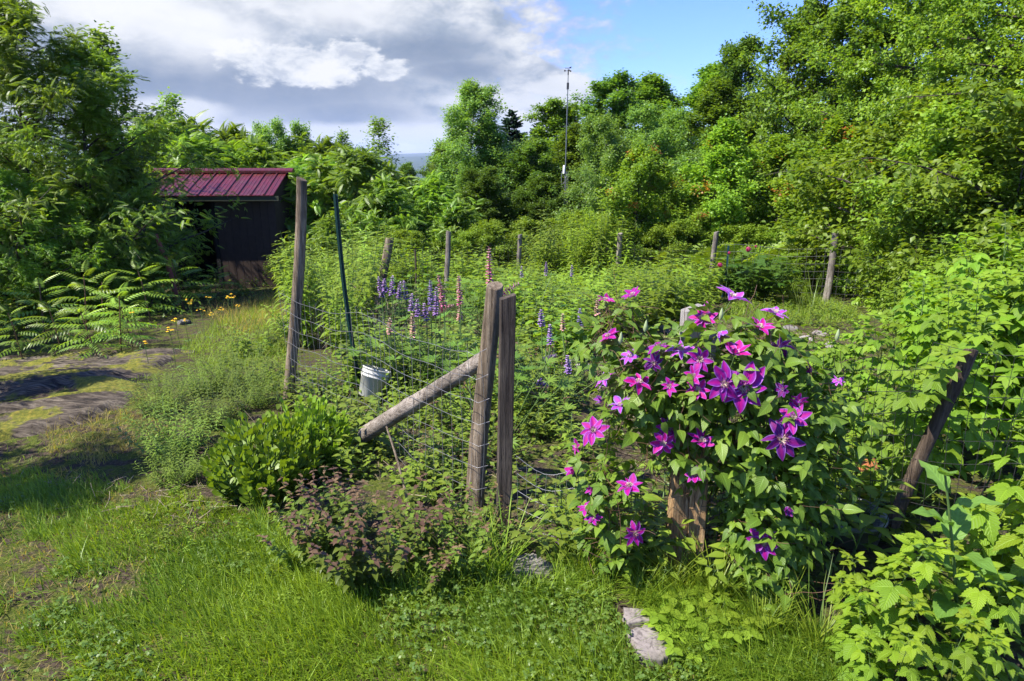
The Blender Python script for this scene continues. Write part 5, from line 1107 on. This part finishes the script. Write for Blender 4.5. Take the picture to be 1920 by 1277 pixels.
# tall growth filling the thicket round the slanting stake
many('rasp', 'raspberry_cane', [(R.uniform(1.25, 3.2), R.uniform(3.0, 4.6)) for _ in range(46)], .75, 1.0, 'raspberry cane just behind the slanting stake', 'raspberry', 'raspberry canes behind the slanting stake', .12)
many('leafy', 'bed_plant', scatter([(930, 640), (1060, 680), (1200, 640), (1150, 590), (960, 590)], 36, .2), .7, 1.0, 'broad leaved plant left of the highest clematis flowers', 'perennial plant', 'broad leaved plants left of the clematis')
for i, (px, py) in enumerate(((668, 757), (694, 764), (715, 757), (740, 744), (648, 747))): one('weed', 'bed_weed', px, py, .5, 'leafy weed hiding the foot of the white bucket', 'weed', 'weeds at the foot of the bucket')
one('sedum', 'sedum_bush', 495, 915, (1.08, 1.0, 1.0), 'dense bright green sedum bush at the foot of the tall post', 'sedum')
one('sedum', 'sedum_bush', 585, 865, (.8, .8, .95), 'smaller darker sedum bush tucked behind the dense bright one', 'sedum')
one('beebalm', 'purple_leaved_clump', 690, 1060, (1.05, .85, 1.), 'clump with purplish top leaves in front of the netting, largest of its kind', 'perennial plant', 'purplish clumps along the netting', 0)
one('beebalm', 'purple_leaved_clump', 600, 1025, (.75, .7, .85), 'purplish leaved clump at the left end beside the sedum', 'perennial plant', 'purplish clumps along the netting', 0)
one('beebalm', 'purple_leaved_clump', 850, 1050, (.75, .75, .85), 'greener clump at the foot of the thick round post', 'perennial plant', 'purplish clumps along the netting', 1)
one('beebalm', 'purple_leaved_clump', 775, 1085, (.6, .5, .62), 'low purplish clump at the front edge by the lawn', 'perennial plant', 'purplish clumps along the netting', 0)
one('beebalm', 'purple_leaved_clump', 925, 1035, (.45, .45, .62), 'small green clump in front of the squared plank post', 'perennial plant', 'purplish clumps along the netting', 1)
for px, py, s, l in ((330, 850, 1., 'feathery grey green plant left of the sedum bush'), (400, 790, .95, 'feathery grey green plant behind the sedum bush'), (300, 770, .85, 'feathery grey green plant nearest the bare rock'), (440, 730, 1.0, 'feathery grey green plant beside the tall post'), (380, 735, .85, 'feathery grey green plant below the yellow flowers'), (330, 900, .6, 'small feathery plant at the edge of the lawn'), (480, 760, .8, 'feathery plant between the tall post and the sedum bush')):
    one('feather', 'feathery_plant', px, py, s, l, 'perennial plant', 'feathery plants by the path')
HW = [(355, 640), (338, 655), (372, 625), (398, 632), (412, 612), (432, 602), (452, 610), (330, 690), (268, 655), (386, 645), (420, 628), (440, 622), (280, 690), (360, 610)]
for i, (px, py) in enumerate(HW):
    one('hawkweed', 'yellow_hawkweed', px, py, R.uniform(1.0, 1.45), 'yellow hawkweed on a thin bare stalk beside the path', 'wildflower', 'yellow hawkweeds beside the path')
for px, top, Y, l, wd in ((135, 475, 7.6, 'large sumac seedling with long toothed fronds at the left, in the sun', .75), (95, 545, 7.0, 'sumac seedling just left below the large one', .9), (235, 555, 7.4, 'sumac seedling nearest the yellow flowers', .9), (20, 560, 7.0, 'low sumac seedling at the left edge above the bare rock', .9), (175, 500, 8.2, 'sumac seedling close behind the large one', .9), (60, 505, 7.8, 'sumac seedling at the left edge', 1.), (205, 520, 7.2, 'sumac seedling right of the large one', 1.), (165, 560, 6.8, 'low sumac seedling above the bare rock', 1.1), (330, 465, 10.5, 'shaded sumac seedling beside the red board', 1.1), (395, 490, 11.5, 'sumac seedling in front of the shed doorway', 1.), (265, 480, 9.4, 'shaded sumac seedling left of the red board', 1.1)):
    hgt('seedling', 'sumac_seedling', px, top, Y, .78, l, 'seedling', 'sumac seedlings', wide=wd)
many('shadeweed', 'shade_weed', scatter([(-250, 640), (0, 640), (330, 590), (520, 545), (520, 515), (300, 500), (-250, 520)], 75, .28), .8, 1.5, 'leafy weed in the shade under the left trees', 'weed', 'weeds in the shade under the left trees')
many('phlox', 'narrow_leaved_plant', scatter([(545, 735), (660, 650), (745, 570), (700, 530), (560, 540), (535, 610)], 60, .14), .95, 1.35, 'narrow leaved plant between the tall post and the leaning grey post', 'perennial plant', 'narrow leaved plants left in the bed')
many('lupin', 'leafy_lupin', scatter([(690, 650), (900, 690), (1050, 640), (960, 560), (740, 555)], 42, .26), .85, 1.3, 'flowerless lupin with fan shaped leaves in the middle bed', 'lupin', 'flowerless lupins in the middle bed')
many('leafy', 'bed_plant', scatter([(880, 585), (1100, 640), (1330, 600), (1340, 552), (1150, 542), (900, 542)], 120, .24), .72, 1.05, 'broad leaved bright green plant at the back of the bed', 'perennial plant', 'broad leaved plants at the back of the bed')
many('phlox', 'narrow_leaved_plant', scatter([(1010, 550), (1150, 550), (1150, 536), (1020, 534)], 26, .25), 1.25, 1.6, 'tall narrow leaved plant in front of the mast foot', 'perennial plant', 'narrow leaved plants before the mast')
many('phlox', 'narrow_leaved_plant', scatter([(1200, 555), (1330, 565), (1520, 565), (1500, 550), (1220, 545)], 24, .3), .62, .8, 'narrow leaved plant by the far netting', 'perennial plant', 'narrow leaved plants by the far netting')
many('leafy', 'bed_plant', scatter([(740, 570), (900, 570), (900, 545), (740, 545)], 30, .3), .9, 1.2, 'broad leaved plant behind the pink lupins', 'perennial plant', 'broad leaved plants behind the lupins')
many('weed', 'low_weed', scatter([(590, 900), (720, 930), (880, 930), (1000, 830), (1090, 900), (1075, 700), (960, 640), (840, 720), (660, 780), (580, 800)], 150, .08), .8, 1.35, 'low leafy weed inside the netting', 'weed', 'low weeds inside the netting')
many('redweed', 'red_tinged_weed', scatter([(740, 900), (880, 900), (1050, 800), (1050, 700), (880, 740)], 14, .2), .8, 1.2, 'weed with reddish tips inside the netting', 'weed', 'reddish weeds inside the netting')
many('shadeweed', 'bed_weed', scatter([(555, 770), (690, 800), (880, 720), (860, 660), (700, 680), (560, 730)], 30, .2), .6, 1.0, 'leafy weed around the white bucket', 'weed', 'leafy weeds around the bucket')
many('weed', 'low_weed', scatter([(1350, 1100), (1640, 1050), (1660, 900), (1600, 720), (1480, 700), (1400, 900)], 50, .13), .9, 1.6, 'low weed in the shade behind the clematis', 'weed', 'low weeds behind the clematis')
many('weed', 'low_weed', scatter([(1340, 590), (1480, 612), (1620, 610), (1560, 570)], 18, .2), .6, 1.2, 'low weed along the bare earth path', 'weed', 'low weeds along the earth path')
many('shadeweed', 'bed_weed', scatter([(400, 700), (540, 760), (545, 620), (480, 600)], 14, .22), .4, .7, 'small leafy weed on the bank by the tall post', 'weed', 'weeds on the bank by the tall post')
def right_of(pts, lim): return [p for p in pts if 960+1274*p[0]/(p[1]*cp+(1.65-float(gz(*p)))*sp) > lim]
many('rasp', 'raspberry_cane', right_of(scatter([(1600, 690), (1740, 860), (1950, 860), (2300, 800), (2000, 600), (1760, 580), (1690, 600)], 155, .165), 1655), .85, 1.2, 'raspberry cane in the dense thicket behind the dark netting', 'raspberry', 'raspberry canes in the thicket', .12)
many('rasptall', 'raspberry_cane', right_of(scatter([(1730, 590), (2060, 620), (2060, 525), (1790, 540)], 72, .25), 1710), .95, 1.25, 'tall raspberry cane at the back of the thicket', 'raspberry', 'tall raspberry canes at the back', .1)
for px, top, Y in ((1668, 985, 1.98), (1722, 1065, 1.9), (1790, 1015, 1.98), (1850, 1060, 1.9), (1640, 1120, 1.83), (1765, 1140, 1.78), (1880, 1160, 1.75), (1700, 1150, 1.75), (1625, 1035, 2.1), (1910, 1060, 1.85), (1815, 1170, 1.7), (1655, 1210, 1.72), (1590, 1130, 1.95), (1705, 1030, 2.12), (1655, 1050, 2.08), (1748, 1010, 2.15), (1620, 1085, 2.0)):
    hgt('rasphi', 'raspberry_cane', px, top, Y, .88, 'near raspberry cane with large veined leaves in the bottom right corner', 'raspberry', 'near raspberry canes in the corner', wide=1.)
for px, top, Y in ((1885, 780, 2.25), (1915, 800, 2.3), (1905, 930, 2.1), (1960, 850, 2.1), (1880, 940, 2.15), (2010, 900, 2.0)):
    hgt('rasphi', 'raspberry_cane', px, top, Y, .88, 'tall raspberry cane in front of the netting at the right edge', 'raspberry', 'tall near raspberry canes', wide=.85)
o = hgt('bigleaf', 'broad_leaved_weed', 1868, 850, 2.0, .98, 'stout weed with large smooth leaves at the right edge', 'weed', wide=.9)
many('fern', 'fern', scatter([(1180, 538), (1440, 545), (1440, 532), (1190, 526)], 40, .33), 1.1, 1.6, 'green fern beyond the far netting', 'fern', 'ferns beyond the far netting')
hgt('peony', 'peony_bush', 1425, 478, 11.4, .82, 'dark green peony bush near the blue green stake', 'peony', wide=1.35); pe = C.objects[-1]
hgt('peony', 'peony_bush', 1375, 500, 11.9, .82, 'smaller peony bush behind the crooked far post', 'peony', wide=1.)
M_peo = plain('pink_peony_petals', (.58, .08, .20), .5, .2, 0, .25, 60)
for px, py, Y, s, l in ((1403, 469, 11.3, .052, 'upper pink peony bud above the dark bush'), (1350, 498, 11.4, .055, 'pink peony bloom between the crooked post and the steel stake'), (1367, 475, 11.5, .03, 'small pink peony bud behind the steel stake'), (1417, 463, 11.3, .025, 'tiny peony bud right of the upper pink one')):
    c = at(px, py, Y); g = float(gz(c[0], c[1])); root = empty('peony_flower', (c[0], c[1], g), 0, l, 'flower', 'peony flowers'); h = c[2]-g; mb = MB(); tubes(mb, curve(np.zeros((1, 3)), np.array([[0, 0, 1.]]), h, 6), .004, 5); ob('stem', mb.mesh('stem', M_stem), root)
    mb = MB(); n = 30; a = np.arange(n)*2.4; k = np.arange(n)/n; inst(mb, leaf(3, .5, lambda t: math.sin(PI*min(.95, .15+t*.8)), .2, -.5), np.tile([0, 0, h-s*.6], (n, 1)), np.stack([np.cos(a)*(.2+.9*k), np.sin(a)*(.2+.9*k), np.full(n, 1.)], 1), np.stack([-np.cos(a), -np.sin(a), 0*a+.4], 1), s*1.5); ob('bloom', mb.mesh('bloom', M_peo), root)
for px, py, s in ((1505, 590, 1.0), (1525, 585, 1.2), (1490, 575, .9)): one('iris', 'iris_tuft', px, py, s, 'upright narrow grassy tuft left of the far leaning post', 'iris', 'iris tufts by the far post')
for px, py, s, l in ((610, 650, 1., 'tangle of grey dead stems behind the tall post netting'), (705, 640, 1.1, 'tangle of grey dead stems under the purple lupins'), (730, 660, .9, 'low tangle of dead stems right of the bucket'), (1530, 860, .9, 'tangle of dead stems on the dark netting behind the clematis')): one('dead', 'dead_plant', px, py, s, l, 'dead plant', 'tangles of dead stems')
for px, py, s, l in ((880, 1085, .8, 'arching grass tuft before the thick round post'), (935, 1080, .9, 'arching grass tuft left of the grey slab'), (1260, 1110, .9, 'grass tuft at the foot of the split cedar post'), (1200, 1130, .6, 'grass tuft behind the small stepping stone'), (1340, 1130, .8, 'grass tuft under the clematis'), (1430, 1190, .9, 'grass tuft right of the stepping stones'), (560, 1060, .6, 'grass tuft left of the purplish clumps'), (1100, 1085, .9, 'grass tuft left under the clematis'), (1130, 1050, 1., 'taller grass tuft left under the clematis'), (510, 960, .5, 'grass tuft before the sedum bush'), (1530, 1225, .8, 'grass tuft before the raspberry corner')): one('tuft', 'grass_tuft', px, py, s, l, 'grass tuft', 'grass tufts along the bed')
for px, py in ((1265, 1185), (1310, 1160), (1345, 1185), (1290, 1215), (1380, 1160), (1250, 1150), (1410, 1130)): one('strawberry', 'strawberry_plant', px, py, R.uniform(.8, 1.15), 'low strawberry plant with three part leaves below the cedar post', 'strawberry', 'strawberry plants below the cedar post')
many('weed', 'low_weed', scatter([(1060, 1040), (1160, 1080), (1230, 1060), (1180, 980), (1080, 960)], 16, .09), .8, 1.4, 'leafy weed left below the clematis flowers', 'weed', 'weeds left below the clematis')
many('weed', 'lawn_weed', scatter([(330, 920), (520, 1010), (700, 1120), (500, 1150), (250, 1010)], 22, .14), .28, .5, 'small broad leaved weed in the lawn', 'weed', 'small weeds in the lawn')
EXPOSURE = 1.34
HAZE = 1
# ------------------------------------------------------------------ camera, light, sky
cam = bpy.data.cameras.new('camera'); cam.lens = 36*FPX/1920; cam.sensor_width = 36; cam.clip_start = .05; cam.clip_end = 30000
co = bpy.data.objects.new('camera', cam); C.objects.link(co); co.location = (0, 0, CZ); co.rotation_euler = (PI/2-PITCH, 0, 0)
bpy.context.scene.camera = co
sv = Vector((math.sin(SUN_AZ)*math.cos(SUN_EL), math.cos(SUN_AZ)*math.cos(SUN_EL), math.sin(SUN_EL)))
sl = bpy.data.lights.new('sun', 'SUN'); sl.energy = 4.6; sl.angle = math.radians(.53); sl.color = (1, .95, .86)
so = bpy.data.objects.new('sun', sl); C.objects.link(so); so.rotation_euler = (-sv).to_track_quat('-Z', 'Y').to_euler(); so.location = (-20, 0, 30)
w = bpy.data.worlds.new('World'); bpy.context.scene.world = w; w.use_nodes = True
class WT(NT):
    def __init__(s, w): s.t = w.node_tree; s.t.nodes.clear()
t = WT(w)
sky = t.n('ShaderNodeTexSky', sky_type='NISHITA', sun_disc=False); sky.sun_elevation = SUN_EL; sky.sun_rotation = SUN_AZ % (2*PI); sky.altitude = 300; sky.air_density = 1.0; sky.dust_density = .6; sky.ozone_density = 1.5
g = t.n('ShaderNodeTexCoord').outputs['Generated']; sx = t.n('ShaderNodeSeparateXYZ'); t.l(g, sx.inputs[0])
X, Y, Z = sx.outputs
azm = t.math('ARCTAN2', X, Y); hyp = t.math('SQRT', t.math('ADD', t.math('MULTIPLY', X, X), t.math('MULTIPLY', Y, Y))); elv = t.math('ARCTAN2', Z, hyp)
def dirpx(px, py):
    d = ray(px, py); return math.atan2(d[0], d[1]), math.atan2(d[2], math.hypot(d[0], d[1]))
# cloud space: azimuth, elevation (stretched so that clouds flatten towards the horizon)
cb = t.n('ShaderNodeCombineXYZ'); t.l(azm, cb.inputs[0]); t.l(t.math('MULTIPLY', elv, 1.9), cb.inputs[1]); cv = cb.outputs[0]
n1 = t.noise(cv, 5.0, 7, .56, .35); n2 = t.noise(cv, 17, 8, .62, .2); n3 = t.noise(cv, 40, 8, .65)
wob = t.math('ADD', t.math('MULTIPLY', t.math('SUBTRACT', n1, .5), .9), t.math('ADD', t.math('MULTIPLY', t.math('SUBTRACT', n2, .5), .75), t.math('MULTIPLY', t.math('SUBTRACT', n3, .5), .45)))
def blob(px, py, wx, wy, rot=0.):
    a0, e0 = dirpx(px, py); sxa = wx/FPX; sya = wy/FPX
    da = t.math('SUBTRACT', azm, a0); de = t.math('SUBTRACT', elv, e0)
    if rot:
        c_, s_ = math.cos(rot), math.sin(rot)
        da, de = t.math('ADD', t.math('MULTIPLY', da, c_), t.math('MULTIPLY', de, s_)), t.math('SUBTRACT', t.math('MULTIPLY', de, c_), t.math('MULTIPLY', da, s_))
    q = t.math('ADD', t.math('POWER', t.math('ABSOLUTE', t.math('DIVIDE', da, sxa)), 2.), t.math('POWER', t.math('ABSOLUTE', t.math('DIVIDE', de, sya)), 2.))
    return t.math('SUBTRACT', 1., t.math('SQRT', q))
def cover(bs, k, lo, hi):
    m = bs[0]
    for b in bs[1:]: m = t.math('MAXIMUM', m, b)
    v = t.math('MULTIPLY_ADD', wob, k, m)
    mr = t.n('ShaderNodeMapRange', interpolation_type='SMOOTHSTEP', clamp=True); t.l(v, mr.inputs[0]); mr.inputs[1].default_value = lo; mr.inputs[2].default_value = hi
    return mr.outputs[0]
CL = 3.2
def cc(r, g_, b): return (r*CL, g_*CL, b*CL)
col = t.mix(1., sky.outputs[0], (.40, .54, 1.06), 'MULTIPLY')
# broad bank
bank = cover([blob(200, 40, 900, 330), blob(620, 150, 480, 190), blob(830, 60, 190, 90), blob(1000, 140, 150, 40, -.35), blob(-600, 100, 900, 420)], 1.0, -.05, .35)
shade = t.ramp(t.math('MULTIPLY_ADD', n1, .62, t.math('MULTIPLY_ADD', n2, .45, t.math('MULTIPLY', n3, .06))), [(.42, (.27, .35, .48)), (.52, (.42, .50, .62)), (.585, (.66, .71, .80)), (.66, (.95, .97, 1.0))])
vs = t.n('ShaderNodeVectorMath', operation='SCALE'); t.l(shade, vs.inputs[0]); vs.inputs['Scale'].default_value = CL
col = t.mix(bank, col, vs.outputs[0])
dk = cover([blob(520, 165, 330, 75), blob(800, 95, 150, 45), blob(640, 215, 190, 45), blob(300, 150, 170, 60), blob(850, 130, 120, 30)], .8, -.1, .8)
col = t.mix(t.math('MULTIPLY', dk, .85), col, cc(.235, .31, .44))
wt = cover([blob(330, 40, 260, 90), blob(640, 20, 230, 60), blob(180, 10, 200, 50)], .55, .0, .9)
col = t.mix(t.math('MULTIPLY', wt, .85), col, cc(1.02, 1.03, 1.06))
low = cover([blob(700, 255, 300, 26), blob(460, 262, 180, 24), blob(1010, 215, 95, 50), blob(330, 205, 90, 24), blob(900, 190, 120, 18), blob(1150, 170, 90, 14), blob(1050, 165, 80, 22)], .55, -.05, .5)
col = t.mix(t.math('MULTIPLY', low, .85), col, cc(.88, .91, .97))
puff = cover([blob(560, 122, 140, 40), blob(660, 98, 62, 36), blob(722, 130, 58, 22), blob(700, 116, 30, 22), blob(480, 100, 80, 26), blob(610, 122, 60, 26), blob(690, 275, 90, 10), blob(1000, 215, 50, 20)], 1.6, .10, .40)
pc = t.ramp(n2, [(.40, (.62, .67, .76)), (.50, (.86, .89, .94)), (.58, (1.02, 1.02, 1.02))])
vs2 = t.n('ShaderNodeVectorMath', operation='SCALE'); t.l(pc, vs2.inputs[0]); vs2.inputs['Scale'].default_value = CL*1.02
col = t.mix(t.math('MULTIPLY', puff, .95), col, vs2.outputs[0])
bg = t.n('ShaderNodeBackground'); bg.inputs['Strength'].default_value = .12; t.l(col, bg.inputs['Color'])
wo = t.n('ShaderNodeOutputWorld'); t.l(bg.outputs[0], wo.inputs[0])
sc = bpy.context.scene
def haze():
    mb = MB(); mb.box((-9300, -9300, -260), (9300, 9300, 130)); m = bpy.data.materials.new('haze_air'); m.use_nodes = True; tr = m.node_tree; tr.nodes.clear()
    v = tr.nodes.new('ShaderNodeVolumePrincipled'); v.inputs['Color'].default_value = (.62, .74, .95, 1); v.inputs['Density'].default_value = 1.3e-4; o = tr.nodes.new('ShaderNodeOutputMaterial'); tr.links.new(v.outputs[0], o.inputs['Volume'])
    tag(ob('haze', mb.mesh('haze', m, False)), 'thin blue air between the garden and the far hills', 'haze', kind='stuff')
if HAZE: haze()
sc.view_settings.view_transform = 'Standard'; sc.view_settings.look = 'None'; sc.view_settings.exposure = EXPOSURE; sc.view_settings.gamma = 1
sc.render.engine = 'CYCLES'; sc.cycles.max_bounces = 8; sc.cycles.diffuse_bounces = 4; sc.cycles.transmission_bounces = 5; sc.cycles.glossy_bounces = 2
sc.cycles.use_denoising = True; sc.cycles.sample_clamp_indirect = 6
